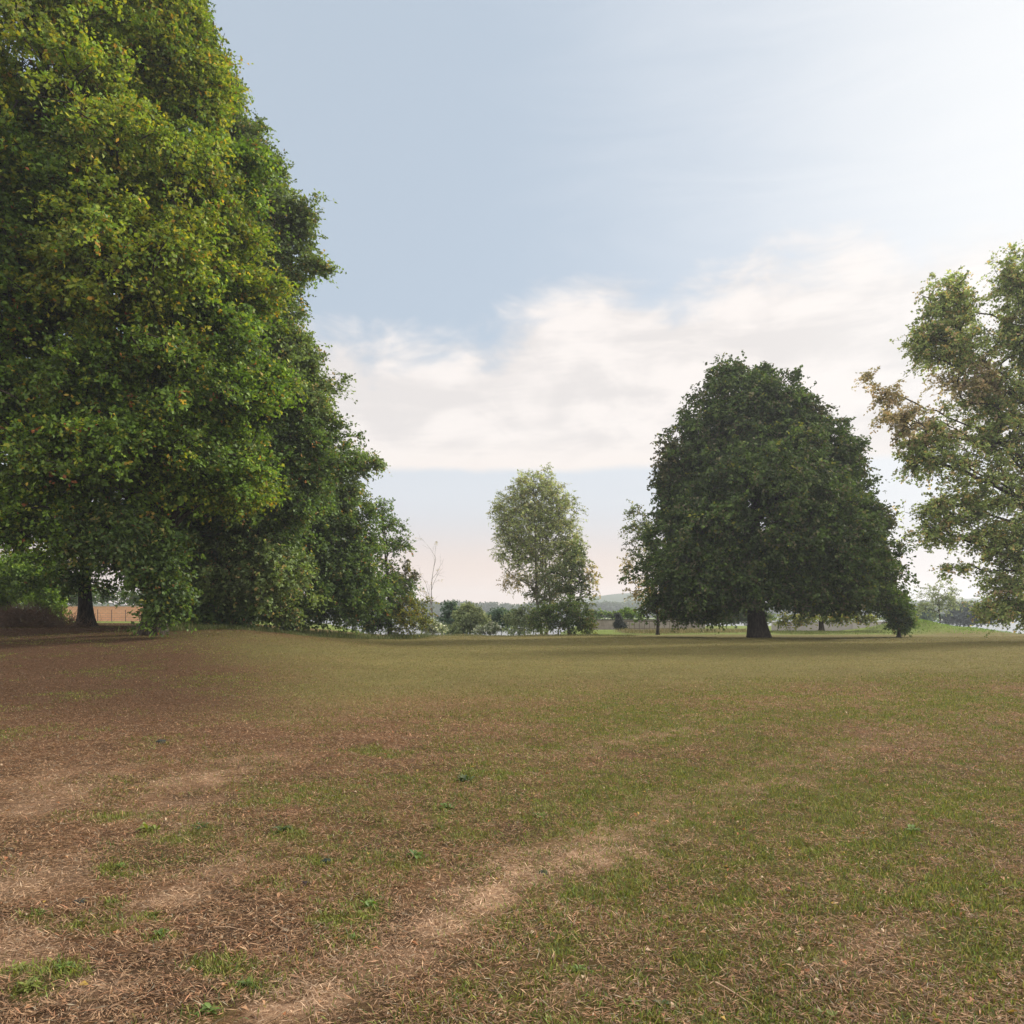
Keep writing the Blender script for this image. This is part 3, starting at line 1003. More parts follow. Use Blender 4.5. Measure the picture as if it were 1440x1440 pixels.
T('shrub', 'rounded leafy bush on a short stem at the right foot of the dome-shaped oak', 'shrub', 1264, 61,
  [(1262, 858, 24, 32, 0), (1238, 838, 26, 22, 0, 0), (1270, 868, 18, 26, 0, 0)], [P_MID], trunk_r=0.14, fork_v=880, per=60, rc=0.6, leaf=(0.15, 0.11), dens=1.5, seed=25, rough=0.15)
T('small_tree', 'small tree with a short trunk and hanging leaves in front of the pale wall', 'tree', 1155, 80,
  [(1150, 866, 50, 10, 0), (1110, 872, 30, 8, 0), (1200, 868, 40, 10, 0)], [P_YEL], trunk_r=0.26, fork_v=868, per=40, rc=0.7, leaf=(0.22, 0.14), dens=0.9, seed=27, droop=0.5)

# ------------------------------------------------------------------ pale tree in the middle and its neighbours
T('birch_tree', 'pale slender open tree standing alone in the middle against the sky', 'tree', 765, 74,
  [(750, 684, 32, 30, 0), (722, 718, 34, 42, 0), (780, 715, 36, 42, 0), (745, 745, 55, 50, 0), (800, 760, 24, 42, 0), (718, 775, 24, 26, 0, 0, 0.6),
   (760, 790, 50, 40, 0, 0, 0.7), (725, 815, 26, 22, 0, 2, 0.4), (770, 830, 36, 26, 0, 1, 0.7)],
  [P_PALE, P_PALEB, P_TAN], leafmat=M_LEAF_THIN, trunk_r=0.17, fork_v=845, top_uv=(750, 665), per=34, rc=0.8, leaf=(0.17, 0.10), dens=1.65, rough=0.32,
  shell=0.25, gap=0.12, seed=31, twig=0.012, stems=2, bark=M_BARK_PALE)
T('small_tree', 'darker small tree pressed against the right side of the pale slender tree', 'tree', 800, 71,
  [(806, 785, 24, 30, 0), (790, 815, 30, 26, 0), (812, 830, 24, 36, 0), (832, 812, 12, 28, 0, 1, 0.4), (842, 830, 8, 18, 0, 1, 0.4)],
  [P_PALEB, P_TAN], trunk_r=0.13, fork_v=865, top_uv=(805, 770), per=44, rc=0.75, leaf=(0.19, 0.13), dens=0.9, rough=0.35, gap=0.2, seed=33, twig=0.010)
T('shrub', 'dark green bush at the foot of the pale slender tree', 'shrub', 785, 68,
  [(765, 870, 22, 20, 0), (790, 862, 26, 28, 0, 0), (814, 870, 24, 24, 0), (828, 880, 13, 13, 0, 1)], [P_DARK, P_YEL, P_PALEB], trunk_r=0.06, fork_v=885, per=46, rc=0.65, leaf=(0.16, 0.11), dens=1.3, rough=0.45, gap=0.2, seed=35)
T('shrub', 'mid green bush between the pale slender tree and the teal one', 'shrub', 738, 72,
  [(735, 868, 26, 20, 0), (755, 874, 20, 18, 0), (728, 886, 22, 8, -1)], [P_SAGE], trunk_r=0.05, fork_v=885, per=46, rc=0.6, leaf=(0.16, 0.11), dens=1.1, rough=0.4, gap=0.2, seed=36)
T('shrub', 'small teal green bush right of the white-flowering one', 'shrub', 705, 84,
  [(703, 866, 20, 14, 0), (718, 870, 14, 14, 0)], [P_TEAL], trunk_r=0.05, fork_v=885, per=50, rc=0.65, leaf=(0.2, 0.14), dens=1.4, seed=37)
T('shrub', 'round soft sage green bush in the gap left of the pale slender tree', 'shrub', 660, 74,
  [(660, 866, 26, 22, 0), (675, 876, 14, 14, 0), (655, 884, 26, 9, -1)], [P_SAGE], leafmat=M_LEAF_THIN, trunk_r=0.05, fork_v=885, per=55, rc=0.6, leaf=(0.17, 0.12), dens=1.4, seed=38)
T('shrub', 'upright grey-green bush between the bare sapling and the sage bush', 'shrub', 634, 78,
  [(634, 858, 14, 18, 0), (630, 876, 16, 14, 0), (636, 886, 14, 8, -1)], [P_TEAL], trunk_r=0.05, fork_v=885, per=50, rc=0.6, leaf=(0.17, 0.12), dens=1.3, seed=39)
T('shrub', 'low bush with small white flowers in front of the teal bush', 'shrub', 690, 68,
  [(690, 883, 16, 9, 0), (676, 886, 9, 6, 0)], [P_WHITE], trunk_r=0.03, fork_v=890, per=60, rc=0.35, leaf=(0.10, 0.08), dens=1.3, seed=40)
T('shrub', 'thin pale bush at the foot of the bare sapling', 'shrub', 607, 64,
  [(602, 880, 16, 12, 0), (616, 884, 12, 10, 0)], [P_WHITE], trunk_r=0.03, fork_v=890, per=50, rc=0.4, leaf=(0.12, 0.09), dens=1.0, seed=41)

# ------------------------------------------------------------------ tall airy tree at the right edge
T('poplar_tree', 'tall airy tree with sky showing through it at the right edge, one branch turned tan', 'tree', 1462, 50,
  [(1335, 430, 48, 46, 0), (1340, 485, 58, 45, 0), (1300, 480, 34, 30, 0, 0, 0.8), (1435, 400, 50, 55, 0), (1450, 480, 60, 75, 0), (1375, 540, 55, 34, 0, 1, 0.7), (1400, 560, 50, 50, 0, 0, 0.8),
   (1246, 556, 32, 30, 0, 1, 0.45), (1268, 590, 40, 32, 0, 1, 0.45), (1310, 610, 52, 42, 0, 0, 0.35), (1305, 610, 48, 40, 0, 1, 0.3), (1225, 530, 12, 12, 0, 1, 0.6), (1325, 645, 62, 40, 0, 0, 0.7), (1290, 650, 30, 30, 0, 0, 0.5),
   (1400, 620, 55, 50, 0, 0, 0.8), (1460, 600, 60, 75, 0, 0, 0.9), (1400, 690, 70, 50, 0, 0, 0.7), (1335, 715, 62, 30, 0, 0, 0.7), (1305, 750, 42, 26, 0, 0, 0.6), (1380, 750, 70, 36, 0, 0, 0.5),
   (1420, 770, 55, 42, 0, 0, 0.7), (1470, 740, 60, 70, 0, 0, 0.8), (1350, 802, 36, 14, 0, 0, 0.7),
   (1425, 825, 52, 36, 0, 0, 0.8), (1400, 858, 36, 22, 0, 0, 0.9), (1450, 862, 44, 26, 0), (1510, 500, 75, 160, 0, 0, 0.6), (1525, 760, 75, 110, 0, 0, 0.6)],
  [P_RIGHT, P_TAN, P_DARKTAN], leafmat=M_LEAF_THIN, trunk_r=0.38, fork_v=820, top_uv=(1460, 380), per=46, rc=0.75, leaf=(0.18, 0.13), dens=1.7, rough=0.5,
  shell=0.12, gap=0.37, seed=43, twig=0.009, droop=0.1)
T('small_tree', 'small pale thin tree by the lake left of the tall airy tree', 'tree', 1322, 92,
  [(1320, 832, 26, 18, 0), (1335, 850, 26, 16, 0), (1300, 855, 20, 14, 0)], [P_SAGE, ], leafmat=M_LEAF_THIN, trunk_r=0.10, fork_v=872, per=30, rc=0.9, leaf=(0.2, 0.12),
  dens=0.8, gap=0.15, seed=45, twig=0.013)


# ------------------------------------------------------------------ far shore: wood, separate lakeside trees
def far_wood():
    """wooded far shore read as one mass: many crowns built of leaf-sized faces"""
    rg = np.random.default_rng(77)
    n = 1500
    x = rg.uniform(-620, 640, n)
    y = rg.uniform(640, 740, n)
    hh = 7 + 9 * fbm2(x, y * 0 + 3, 0.012, 3, 3) + rg.uniform(-1.5, 2.5, n)
    z0 = height(x, y)
    per = 150
    d = rg.normal(0, 1, (n, per, 3))
    d /= np.linalg.norm(d, axis=2, keepdims=True)
    c = np.stack([x, y, z0 + hh * 0.52], 1)
    rad = np.stack([hh * 0.5, hh * 0.5, hh * 0.52], 1)
    P = (c[:, None] + d * rad[:, None] * rg.uniform(0.7, 1.05, (n, per))[:, :, None]).reshape(-1, 3)
    P[:, 2] = np.maximum(P[:, 2], 0.1)
    m = len(P)
    a = rg.normal(0, 1, (m, 3)); a /= np.linalg.norm(a, axis=1, keepdims=True)
    b = np.cross(a, rg.normal(0, 1, (m, 3))); b /= np.linalg.norm(b, axis=1, keepdims=True)
    L = rg.uniform(0.6, 1.3, m)[:, None]
    V = np.stack([P - a * L, P + b * L * 0.7, P + a * L, P - b * L * 0.7], 1).reshape(-1, 3)
    col = np.array([0.05, 0.075, 0.03]) * rg.uniform(0.7, 1.4, n)[:, None]
    C = np.repeat(col, per * 4, axis=0)
    o = mesh_obj('far_wood', V, np.arange(4 * m).reshape(-1, 4), M_LEAF, col=C)
    tag(o, 'blue hazy line of woodland on the far shore', 'woodland', kind='stuff')


far_wood()


def far_hill():
    xs = np.linspace(-900, 1000, 160)
    V, Fs = [], []
    ys = np.linspace(880, 1300, 12)
    for yv in ys:
        t = (yv - 880) / 420
        prof = math.sin(math.pi * min(1, t * 1.0 + 0.02))
        hz = (9 + 10 * fbm2(xs, xs * 0 + 1, 0.004, 9, 4) + 19 * np.exp(-((xs - 165) / 95) ** 2) + 12 * np.exp(-((xs - 620) / 160) ** 2)) * prof - 1
        V += [(a, yv, b) for a, b in zip(xs, hz)]
    nx = len(xs)
    for j in range(len(ys) - 1):
        for i in range(nx - 1):
            Fs.append([j * nx + i, j * nx + i + 1, (j + 1) * nx + i + 1, (j + 1) * nx + i])
    o = mesh_obj('hill', V, Fs, simple_material('wooded_hill', (0.03, 0.05, 0.025), (0.06, 0.085, 0.04), 0.08, 1, 0.6, 2.0), smooth=True)
    tag(o, kind='structure')


far_hill()
T('lakeside_tree', 'blue-green tree on the lake shore seen under the tall airy tree', 'tree', 1362, 165,
  [(1360, 862, 22, 16, 0), (1340, 868, 16, 12, 0), (1385, 868, 18, 12, 0)], [P_BLUE], trunk_r=0.2, fork_v=878, per=50, rc=1.1, leaf=(0.4, 0.28), dens=1.2, seed=48)
T('lakeside_tree', 'pale blue-green tree just right of the leafy bush by the lake', 'tree', 1300, 150,
  [(1300, 866, 18, 14, 0), (1286, 870, 10, 10, 0)], [P_TEAL], trunk_r=0.2, fork_v=878, per=50, rc=1.1, leaf=(0.4, 0.28), dens=1.1, seed=49)


# ------------------------------------------------------------------ bare sapling
def bare_sapling():
    rg = np.random.default_rng(5)
    D = 66
    base = gpt(608, D)
    P0, P1, R0, R1 = [], [], [], []

    def grow(p, d, r, L, lvl):
        n = 7
        for i in range(n):
            q = p + d * L / n
            P0.append(p); P1.append(q); R0.append(r * (1 - 0.7 * i / n)); R1.append(r * (1 - 0.7 * (i + 1) / n))
            p = q
            d = d + rg.normal(0, 0.10, 3) + np.array([0, 0, 0.03])
            d /= np.linalg.norm(d)
            if lvl < 3 and i > 0 and rg.random() < (0.98 if lvl == 0 else 0.75):
                nd = d + rg.normal(0, 0.5, 3)
                nd /= np.linalg.norm(nd)
                grow(p, nd, r * 0.5 * (1 - 0.5 * i / n), L * 0.34, lvl + 1)
    grow(base - np.array([0, 0, 0.1]), np.array([0.03, 0, 1.0]), 0.045, 6.6, 0)
    grow(base + np.array([0.1, 0, -0.1]), np.array([-0.12, 0.1, 1.0]), 0.035, 4.6, 1)
    V, Fq = tubes(P0, P1, R0, R1, 5)
    e = empty('sapling', tuple(base))
    tag(e, 'thin bare leafless sapling against the pale sky, right of the left-hand trees', 'sapling')
    mesh_obj('trunk', V - base, Fq, M_BARK_PALE, parent=e, smooth=True)
    P1 = np.array(P1)[np.array(R1) < 0.02]
    sel = rg.choice(len(P1), min(22, len(P1)), replace=False)
    c = P1[sel]
    o = rg.normal(0, 1, c.shape); o /= np.linalg.norm(o, axis=1, keepdims=True)
    V, Fq, C, _ = crown_leaves(c, o, np.full(len(c), 0.22), np.zeros(len(c), int), [P_TAN], 9, (0.10, 0.06), rg)
    mesh_obj('leaves', V - base, Fq, M_LEAF_THIN, parent=e, col=C)


bare_sapling()


# ------------------------------------------------------------------ walls
def box_vf(x0, x1, y0, y1, z0, z1):
    V = [(x0, y0, z0), (x1, y0, z0), (x1, y1, z0), (x0, y1, z0), (x0, y0, z1), (x1, y0, z1), (x1, y1, z1), (x0, y1, z1)]
    Fq = [[0, 3, 2, 1], [4, 5, 6, 7], [0, 1, 5, 4], [1, 2, 6, 5], [2, 3, 7, 6], [3, 0, 4, 7]]
    return V, Fq


def boxes(name, lst, mat, parent, org=(0, 0, 0), bev=0.0):
    V, Fs = [], []
    for b in lst:
        v, f = box_vf(*b)
        o = len(V)
        V += [tuple(np.array(p) - np.array(org)) for p in v]
        Fs += [[i + o for i in q] for q in f]
    ob = mesh_obj(name, V, Fs, mat, parent=parent)
    if bev:
        md = ob.modifiers.new('bevel', 'BEVEL')
        md.width = bev
        md.segments = 2
    return ob


def brick_material():
    m, t = new_mat('terracotta_brick')
    tc = t.new('ShaderNodeTexCoord')
    mp = t.new('ShaderNodeMapping')
    mp.inputs['Rotation'].default_value = (radians(90), 0, 0)
    t.l.new(tc.outputs['Object'], mp.inputs[0])
    br = t.new('ShaderNodeTexBrick')
    t.l.new(mp.outputs[0], br.inputs[0])
    br.inputs['Color1'].default_value = (0.74, 0.40, 0.25, 1)
    br.inputs['Color2'].default_value = (0.68, 0.34, 0.20, 1)
    br.inputs['Mortar'].default_value = (0.45, 0.30, 0.21, 1)
    br.inputs['Scale'].default_value = 1.0
    br.inputs['Brick Width'].default_value = 0.5
    br.inputs['Row Height'].default_value = 0.2
    br.inputs['Mortar Size'].default_value = 0.02
    n = t.noise(tc.outputs['Object'], 0.9, 4, 0.6)
    c = t.mix(t.smooth(n, 0.3, 0.7, 0.0, 0.4), br.outputs[0], (0.52, 0.31, 0.2))
    p = t.new('ShaderNodeBsdfPrincipled')
    t.set(p.inputs['Base Color'], c)
    p.inputs['Roughness'].default_value = 0.9
    o = t.new('ShaderNodeOutputMaterial')
    t.l.new(p.outputs[0], o.inputs[0])
    return m


M_CONC = simple_material('weathered_render', (0.22, 0.19, 0.17), (0.33, 0.29, 0.27), 1.3, 0.9, 0.3)
M_LILAC = simple_material('pale_render', (0.34, 0.31, 0.32), (0.44, 0.40, 0.41), 0.9, 0.9, 0.3)
M_DARKCAP = simple_material('dark_coping', (0.03, 0.03, 0.03), (0.07, 0.065, 0.06), 4, 0.8, 0.3)
M_RUST = simple_material('rusted_steel', (0.05, 0.035, 0.03), (0.11, 0.07, 0.055), 12, 0.8, 0.3)


def walls():
    # brick garden wall far left
    D = 86
    a, b = px(84, 0, D)[0], px(232, 0, D)[0]
    z = h1((a + b) / 2, D)
    e = empty('brick_wall', ((a + b) / 2, D, z))
    tag(e, 'low orange brick wall seen between the two dark trunks under the left canopy', 'wall')
    org = ((a + b) / 2, D, z)
    boxes('masonry', [(a, b, D, D + 0.25, z - 0.3, z + 1.55)], brick_material(), e, org, 0.01)
    boxes('coping', [(a - 0.05, b + 0.05, D - 0.05, D + 0.30, z + 1.553, z + 1.64)], simple_material('coping_stone', (0.40, 0.30, 0.24), (0.5, 0.4, 0.32), 3), e, org, 0.01)
    # wire fence with thin posts before the wall
    fe = empty('wire_fence', ((a + b) / 2, D - 2.5, z))
    tag(fe, 'thin dark wire fence on slim posts in front of the orange brick wall', 'fence')
    org2 = ((a + b) / 2, D - 2.5, z)
    xs = np.arange(a + 1, b, 1.45)
    for xx in xs:
        zz = h1(xx, D - 2.5)
        boxes('post', [(xx - 0.025, xx + 0.025, D - 2.53, D - 2.47, zz - 0.2, zz + 1.25)], M_RUST, fe, org2)
    for hz in (0.45, 0.85, 1.2):
        boxes('wire', [(a + 1, xs[-1], D - 2.456, D - 2.448, z + hz, z + hz + 0.012)], M_RUST, fe, org2)
    # grey wall with a dark coping between the pale tree and the oak
    D = 92
    a, b = px(826, 0, D)[0], px(992, 0, D)[0]
    z = h1((a + b) / 2, D)
    org = ((a + b) / 2, D, z)
    e = empty('garden_wall', org)
    tag(e, 'low grey-brown wall with a dark coping between the pale slender tree and the oak', 'wall')
    boxes('masonry', [(a, b, D, D + 0.3, z - 0.3, z + 1.12)], M_CONC, e, org, 0.01)
    boxes('coping', [(a - 0.04, b + 0.04, D - 0.06, D + 0.36, z + 1.123, z + 1.22)], M_DARKCAP, e, org, 0.01)
    # pale wall behind the oak
    D = 87
    a, b = px(1086, 0, D)[0], px(1292, 0, D)[0]
    z = h1((a + b) / 2, D)
    org = ((a + b) / 2, D, z)
    e = empty('garden_wall', org)
    tag(e, 'low pale lilac-grey wall behind the trunk of the oak, right part', 'wall')
    boxes('masonry', [(a, b, D, D + 0.3, z - 0.3, z + 0.84)], M_LILAC, e, org, 0.01)
    boxes('coping', [(a - 0.04, b + 0.04, D - 0.04, D + 0.34, z + 0.843, z + 0.90)], M_LILAC, e, org, 0.01)
    xs = np.linspace(a + 2.2, b - 0.4, 5)
    for xx in xs:
        boxes('pier', [(xx - 0.2, xx + 0.2, D - 0.09, D - 0.003, z - 0.2, z + 0.838)], M_LILAC, e, org, 0.01)
    # railing before the grey wall
    D = 88
    a, b = px(878, 0, D)[0], px(950, 0, D)[0]
    z = h1((a + b) / 2, D)
    org = ((a + b) / 2, D, z)
    e = empty('railing', org)
    tag(e, 'dark metal railing in front of the grey-brown wall', 'railing')
    boxes('rail', [(a, b, D - 0.03, D + 0.03, z + 0.95, z + 1.02)], M_RUST, e, org)
    boxes('rail', [(a, b, D - 0.02, D + 0.02, z + 0.18, z + 0.22)], M_RUST, e, org)
    for xx in np.arange(a, b + 0.01, 0.55):
        boxes('post', [(xx - 0.02, xx + 0.02, D - 0.018, D + 0.018, z - 0.1, z + 0.947)], M_RUST, e, org)


walls()
# bluish conifer-like shrub by the wall, hedge behind the oak
T('conifer_shrub', 'narrow blue-grey pointed conifer shrub in front of the grey-brown wall', 'shrub', 873, 84,
  [(872, 880, 9, 9, 0), (870, 872, 6, 9, 0), (869, 866, 3, 6, 0)], [([(0.05, 0.065, 0.075), (0.08, 0.09, 0.10), (0.035, 0.045, 0.05)], [4, 3, 3])],
  trunk_r=0.05, fork_v=884, per=60, rc=0.32, leaf=(0.12, 0.06), dens=1.6, seed=51)
T('hedge', 'dark green hedge running behind the trunk of the oak', 'hedge', 990, 98,
  [(950, 866, 26, 12, 0), (985, 862, 34, 14, 0), (1025, 864, 34, 13, 0), (1060, 866, 30, 11, 0)], [P_DARK], leafmat=M_LEAF_DARK, trunk_r=0.08, fork_v=876,
  per=60, rc=0.8, leaf=(0.24, 0.17), dens=1.5, seed=52, rough=0.12)
T('shrub', 'light green shrub behind the grey-brown wall', 'shrub', 882, 99,
  [(880, 862, 14, 8, 0), (892, 866, 12, 6, 0)], [P_BRIGHT], trunk_r=0.05, fork_v=876, per=50, rc=0.6, leaf=(0.2, 0.14), dens=1.3, seed=53)
T('hedge', 'long tall dark hedge behind the orange brick wall', 'hedge', 180, 108,
  [(60, 838, 50, 16, 0), (120, 836, 50, 16, 0), (190, 840, 34, 10, 0), (240, 836, 40, 16, 0), (300, 836, 50, 18, 0), (360, 840, 50, 18, 0)], [P_MID], trunk_r=0.08, fork_v=862,
  per=50, rc=0.9, leaf=(0.26, 0.19), dens=1.3, seed=55, rough=0.15)
T('hedge', 'flat-topped green hedge beyond the left end of the grey-brown wall', 'hedge', 850, 120,
  [(845, 864, 22, 5, 0), (868, 864, 14, 5, 0)], [P_MID], trunk_r=0.08, fork_v=870, per=50, rc=0.7, leaf=(0.24, 0.17), dens=1.4, seed=54, rough=0.1)


# ------------------------------------------------------------------ brush pile, rough grass
def brush_pile():
    rg = np.random.default_rng(8)
    D = 43
    base = gpt(28, D)
    n = 2600
    x = base[0] + rg.normal(0, 1.5, n)
    y = D + rg.normal(0, 0.8, n)
    hh = 0.95 * np.exp(-((x - base[0]) / 2.3) ** 2)
    z = height(x, y) + rg.random(n) * hh
    az, ti = rg.random(n) * 6.28, rg.normal(0.35, 0.5, n)
    d = np.stack([np.cos(az) * np.cos(ti), np.sin(az) * np.cos(ti), np.sin(ti)], 1)
    L = rg.uniform(0.25, 0.9, n)
    p0 = np.stack([x, y, z], 1)
    mid = p0 + d * L[:, None] * 0.5 + rg.normal(0, 0.05, (n, 3))
    p1 = p0 + d * L[:, None]
    p1[:, 2] = np.maximum(p1[:, 2], height(p1[:, 0], p1[:, 1]))
    r = rg.uniform(0.006, 0.016, n)
    V, Fq = tubes(np.concatenate([p0, mid]), np.concatenate([mid, p1]), np.concatenate([r, r * 0.75]), np.concatenate([r * 0.75, r * 0.4]), 4)
    m = simple_material('dead_twigs', (0.07, 0.045, 0.03), (0.19, 0.12, 0.08), 3, 0.95, 0.2)
    o = mesh_obj('brush_pile', V, Fq, m, loc=tuple(base))
    tag(o, 'low heap of brown dead brushwood at the left edge under the canopy', 'brush pile')


brush_pile()


def rough_grass(name, label, pts, n, hgt, cols, seed, wid=0.012, spread=1.0):
    """uncut grass along a line of (u, D) points"""
    rg = np.random.default_rng(seed)
    pts = np.array([[(u - 720) / F * D, D] for u, D in pts])
    seg = rg.integers(0, len(pts) - 1, n)
    t = rg.random(n)
    p = pts[seg] * (1 - t)[:, None] + pts[seg + 1] * t[:, None]
    x = p[:, 0] + rg.normal(0, 0.5, n)
    y = p[:, 1] + rg.normal(0, spread, n)
    k = fbm2(x, y, 0.5, seed, 3)
    L = hgt * (0.4 + 1.2 * sst(k, 0.3, 0.75)) * rg.uniform(0.5, 1.2, n)
    az, ti = rg.random(n) * 6.28, rg.uniform(0.7, 1.45, n)
    a = np.stack([np.cos(az) * np.cos(ti), np.sin(az) * np.cos(ti), np.sin(ti)], 1)
    b = np.stack([-np.sin(az), np.cos(az), np.zeros(n)], 1) * wid
    p0 = np.stack([x, y, height(x, y) - 0.01], 1)
    mid = p0 + a * (L * 0.5)[:, None]
    tip = p0 + a * L[:, None]
    tip[:, 2] -= 0.15 * L
    V = np.stack([p0, mid - b, tip, mid + b], 1).reshape(-1, 3)
    c = np.array(cols)[rg.integers(0, len(cols), n)] * rg.uniform(0.7, 1.3, n)[:, None]
    o = mesh_obj(name, V, np.arange(4 * n).reshape(-1, 4), M_BLADE, col=np.repeat(c, 4, axis=0))
    tag(o, label, 'grass', kind='stuff')


GG = [(0.09, 0.13, 0.035), (0.13, 0.16, 0.045), (0.18, 0.17, 0.07), (0.07, 0.10, 0.03)]
DG = [(0.26, 0.21, 0.12), (0.34, 0.28, 0.17), (0.17, 0.16, 0.07), (0.14, 0.16, 0.05)]
rough_grass('tall_grass', 'uncut weedy green grass along the foot of the left-hand trees', [(225, 37), (300, 40), (400, 44), (480, 50), (600, 60)], 26000, 0.34, GG, 61, 0.010, 1.3)
rough_grass('dry_grass', 'pale dry uncut grass beyond the field between grey wall and oak', [(880, 76), (960, 76), (1060, 78)], 12000, 0.42, DG, 62, 0.014, 2.2)
rough_grass('verge_grass', 'green rough grass below the pale lilac-grey wall', [(1085, 74), (1180, 76), (1290, 76)], 9000, 0.22, GG, 63, 0.014, 3)
rough_grass('bank_grass', 'bright green grass on the bank sloping down to the lake', [(1285, 74), (1340, 76), (1400, 78)], 12000, 0.14, [(0.13, 0.24, 0.03), (0.18, 0.28, 0.04)], 64, 0.02, 4)
rough_grass('edge_grass', 'ragged dry grass along the far edge of the field in the middle', [(600, 63), (700, 64), (830, 65), (880, 66)], 9000, 0.16, DG + GG, 65, 0.012, 1.0)


# ------------------------------------------------------------------ small things in the grass
def rosette(name, u, v, size, nleaf, colr, label, cat, seed, group, upright=0.5):
    rg = np.random.default_rng(seed)
    x, y = groundpx(u, v)
    z = h1(x, y)
    V, Fs, C = [], [], []
    for i in range(nleaf * 2):
        az = rg.random() * 6.28
        ti = rg.uniform(0.15, 0.3 + upright)
        L = size * rg.uniform(0.35, 1.0)
        W = L * rg.uniform(0.14, 0.40)
        a = np.array([math.cos(az) * math.cos(ti), math.sin(az) * math.cos(ti), math.sin(ti)])
        b = np.array([-math.sin(az), math.cos(az), 0])
        up = np.cross(a, b)
        if up[2] < 0: up = -up
        org = np.array([rg.normal(0, size * 0.22), rg.normal(0, size * 0.20), rg.uniform(0, size * 0.15)])
        k = len(V)
        for t, w in ((0, 0.05), (0.3, 0.8), (0.6, 1.0), (0.85, 0.6), (1.0, 0.02)):
            c = org + a * L * t - np.array([0, 0, 0.35 * L * t * t])
            V += [c - b * W * 0.5 * w + up * W * 0.15 * w, c, c + b * W * 0.5 * w + up * W * 0.15 * w]
        cc = np.array(colr) * rg.uniform(0.7, 1.3)
        C += [cc] * 15
        for q in range(4):
            o = k + q * 3
            Fs += [[o, o + 1, o + 4, o + 3], [o + 1, o + 2, o + 5, o + 4]]
    ob = mesh_obj(name, np.array(V), Fs, M_BLADE_BRIGHT, col=np.array(C), smooth=True)
    ob.location = (x, y, z + 0.004)
    tag(ob, label, cat, group)
    return ob


M_BLADE_BRIGHT = leaf_material('weed_leaf', 0.35, (1.2, 1.2, 0.5), 0.04)
for i, (u, v, sz, nl, cc, lab) in enumerate(WEEDS):
    rosette('weed', u, v, sz, nl, cc, lab, 'weed', 500 + i, 'small green weeds in the dry grass', 0.9 if 'upright' in lab or 'tall' in lab or 'tuft' in lab else 0.5)


def fallen_leaves():
    rg = np.random.default_rng(91)
    n = 1500
    y = 2.4 + (28 - 2.4) * rg.random(n) ** 1.5
    x = (rg.random(n) * 2 - 1) * 0.75 * y - 0.12 * y
    z = height(x, y) + rg.uniform(0.006, 0.02, n)
    az = rg.random(n) * 6.28
    a = np.stack([np.cos(az), np.sin(az), rg.normal(0, 0.25, n)], 1)
    b = np.stack([-np.sin(az), np.cos(az), rg.normal(0, 0.3, n)], 1)
    L, W = rg.uniform(0.010, 0.024, n)[:, None], rg.uniform(0.006, 0.014, n)[:, None]
    p = np.stack([x, y, z], 1)
    up = np.array([0, 0, 0.01])
    V = np.stack([p - a * L, p - b * W + up, p + a * L, p + b * W + up], 1).reshape(-1, 3)
    cols = np.array([(0.36, 0.15, 0.07), (0.42, 0.24, 0.13), (0.16, 0.09, 0.055), (0.48, 0.36, 0.24), (0.10, 0.06, 0.045), (0.40, 0.27, 0.06)])
    c = cols[rg.choice(6, n, p=[0.2, 0.22, 0.25, 0.12, 0.15, 0.06])]
    o = mesh_obj('leaf_litter', V, np.arange(4 * n).reshape(-1, 4), M_BLADE, col=np.repeat(c, 4, axis=0))
    tag(o, 'small fallen orange and brown leaves scattered over the field', 'leaf litter', kind='stuff')


fallen_leaves()


def clod(u, v, size, label, seed, colr=(0.012, 0.014, 0.011)):
    rg = np.random.default_rng(seed)
    x, y = groundpx(u, v)
    z = h1(x, y)
    import bmesh
    bm = bmesh.new()
    bmesh.ops.create_icosphere(bm, subdivisions=3, radius=size)
    P = np.array([q.co[:] for q in bm.verts])
    nz = vnoise(P / size * 1.6 + seed, 3) + 0.5 * vnoise(P / size * 4 + seed, 4)
    for q, k in zip(bm.verts, nz):
        q.co *= 0.55 + 0.6 * k
        q.co.z *= 0.6
    me = bpy.data.meshes.new('clod')
    bm.to_mesh(me)
    bm.free()
    me.materials.append(simple_material('damp_soil', colr, tuple(c * 2 for c in colr), 60, 1, 0.6, 0.01))
    o = bpy.data.objects.new('soil_clod', me)
    COL.objects.link(o)
    o.location = (x, y, z + size * 0.15)
    tag(o, label, 'soil clod', 'dark clods lying in the grass')


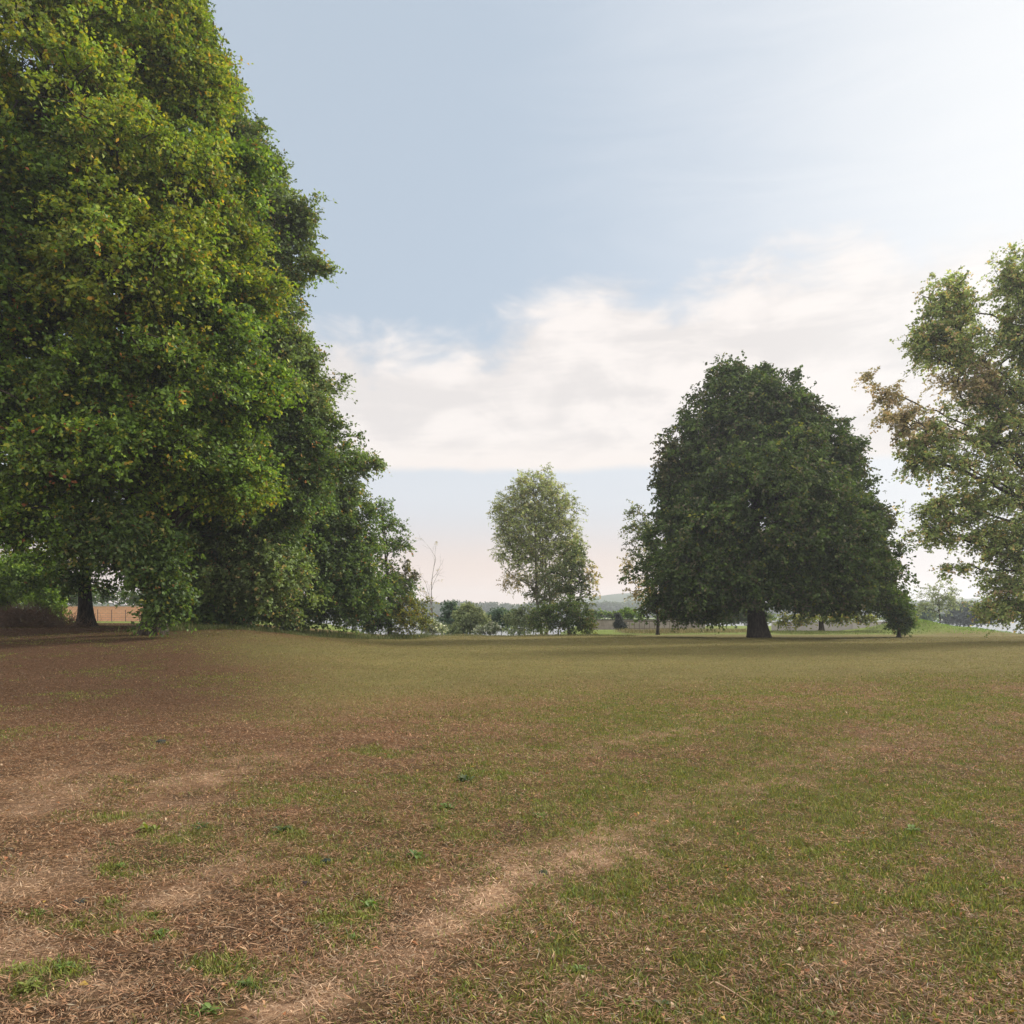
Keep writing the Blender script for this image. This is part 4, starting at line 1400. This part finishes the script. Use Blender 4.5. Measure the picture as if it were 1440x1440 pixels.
clod(226, 1046, 0.06, 'dark clod of soil in the brown grass at mid left', 1)
clod(458, 1213, 0.035, 'small dark green-black clod left of the pale worn strip', 2, (0.008, 0.014, 0.010))
clod(113, 1271, 0.035, 'small dark clod near the left edge above the weeds', 3, (0.010, 0.013, 0.012))
clod(764, 1228, 0.03, 'tiny dark clod lying on the pale worn strip', 4, (0.010, 0.013, 0.012))
clod(430, 1243, 0.03, 'tiny brown-black clod below the green-black one', 5, (0.018, 0.010, 0.009))


def stick(pts, r, label, seed):
    rg = np.random.default_rng(seed)
    W = []
    for u, v in pts:
        x, y = groundpx(u, v)
        W.append((x, y, h1(x, y) + 0.018))
    W = np.array(W)
    base = W[0].copy()
    V, Fq = tubes(W[:-1] - base, W[1:] - base, np.linspace(r, r * 0.6, len(W) - 1), np.linspace(r * 0.9, r * 0.4, len(W) - 1), 6)
    o = mesh_obj('stick', V, Fq, simple_material('dry_stick', (0.30, 0.19, 0.12), (0.45, 0.31, 0.2), 40, 0.9), smooth=True)
    o.location = base
    tag(o, label, 'stick', 'dry sticks lying in the grass')


stick([(1006, 1385), (1020, 1392), (1036, 1402), (1052, 1412), (1075, 1430)], 0.0035, 'pale dry stick near the bottom edge right of centre', 1)
stick([(380, 1298), (392, 1306), (402, 1313)], 0.003, 'short dry stick left of the bright upright weed', 2)
stick([(300, 1312), (320, 1310), (345, 1313), (362, 1322)], 0.0025, 'thin bent dry stick in the lower left brown grass', 3)


# ------------------------------------------------------------------ air
def haze():
    m, t = new_mat('haze')
    p = t.new('ShaderNodeVolumePrincipled')
    p.inputs['Color'].default_value = (0.86, 0.92, 1.0, 1)
    p.inputs['Density'].default_value = HAZE
    p.inputs['Anisotropy'].default_value = 0.3
    o = t.new('ShaderNodeOutputMaterial')
    t.l.new(p.outputs[0], o.inputs['Volume'])
    V, Fq = box_vf(-1650, 1650, -1650, 1650, -4.6, 52)
    ob = mesh_obj('haze', V, Fq, m)
    tag(ob, kind='stuff')


HAZE = 0.0005
haze()
print('TOTAL LEAVES', TOTAL)
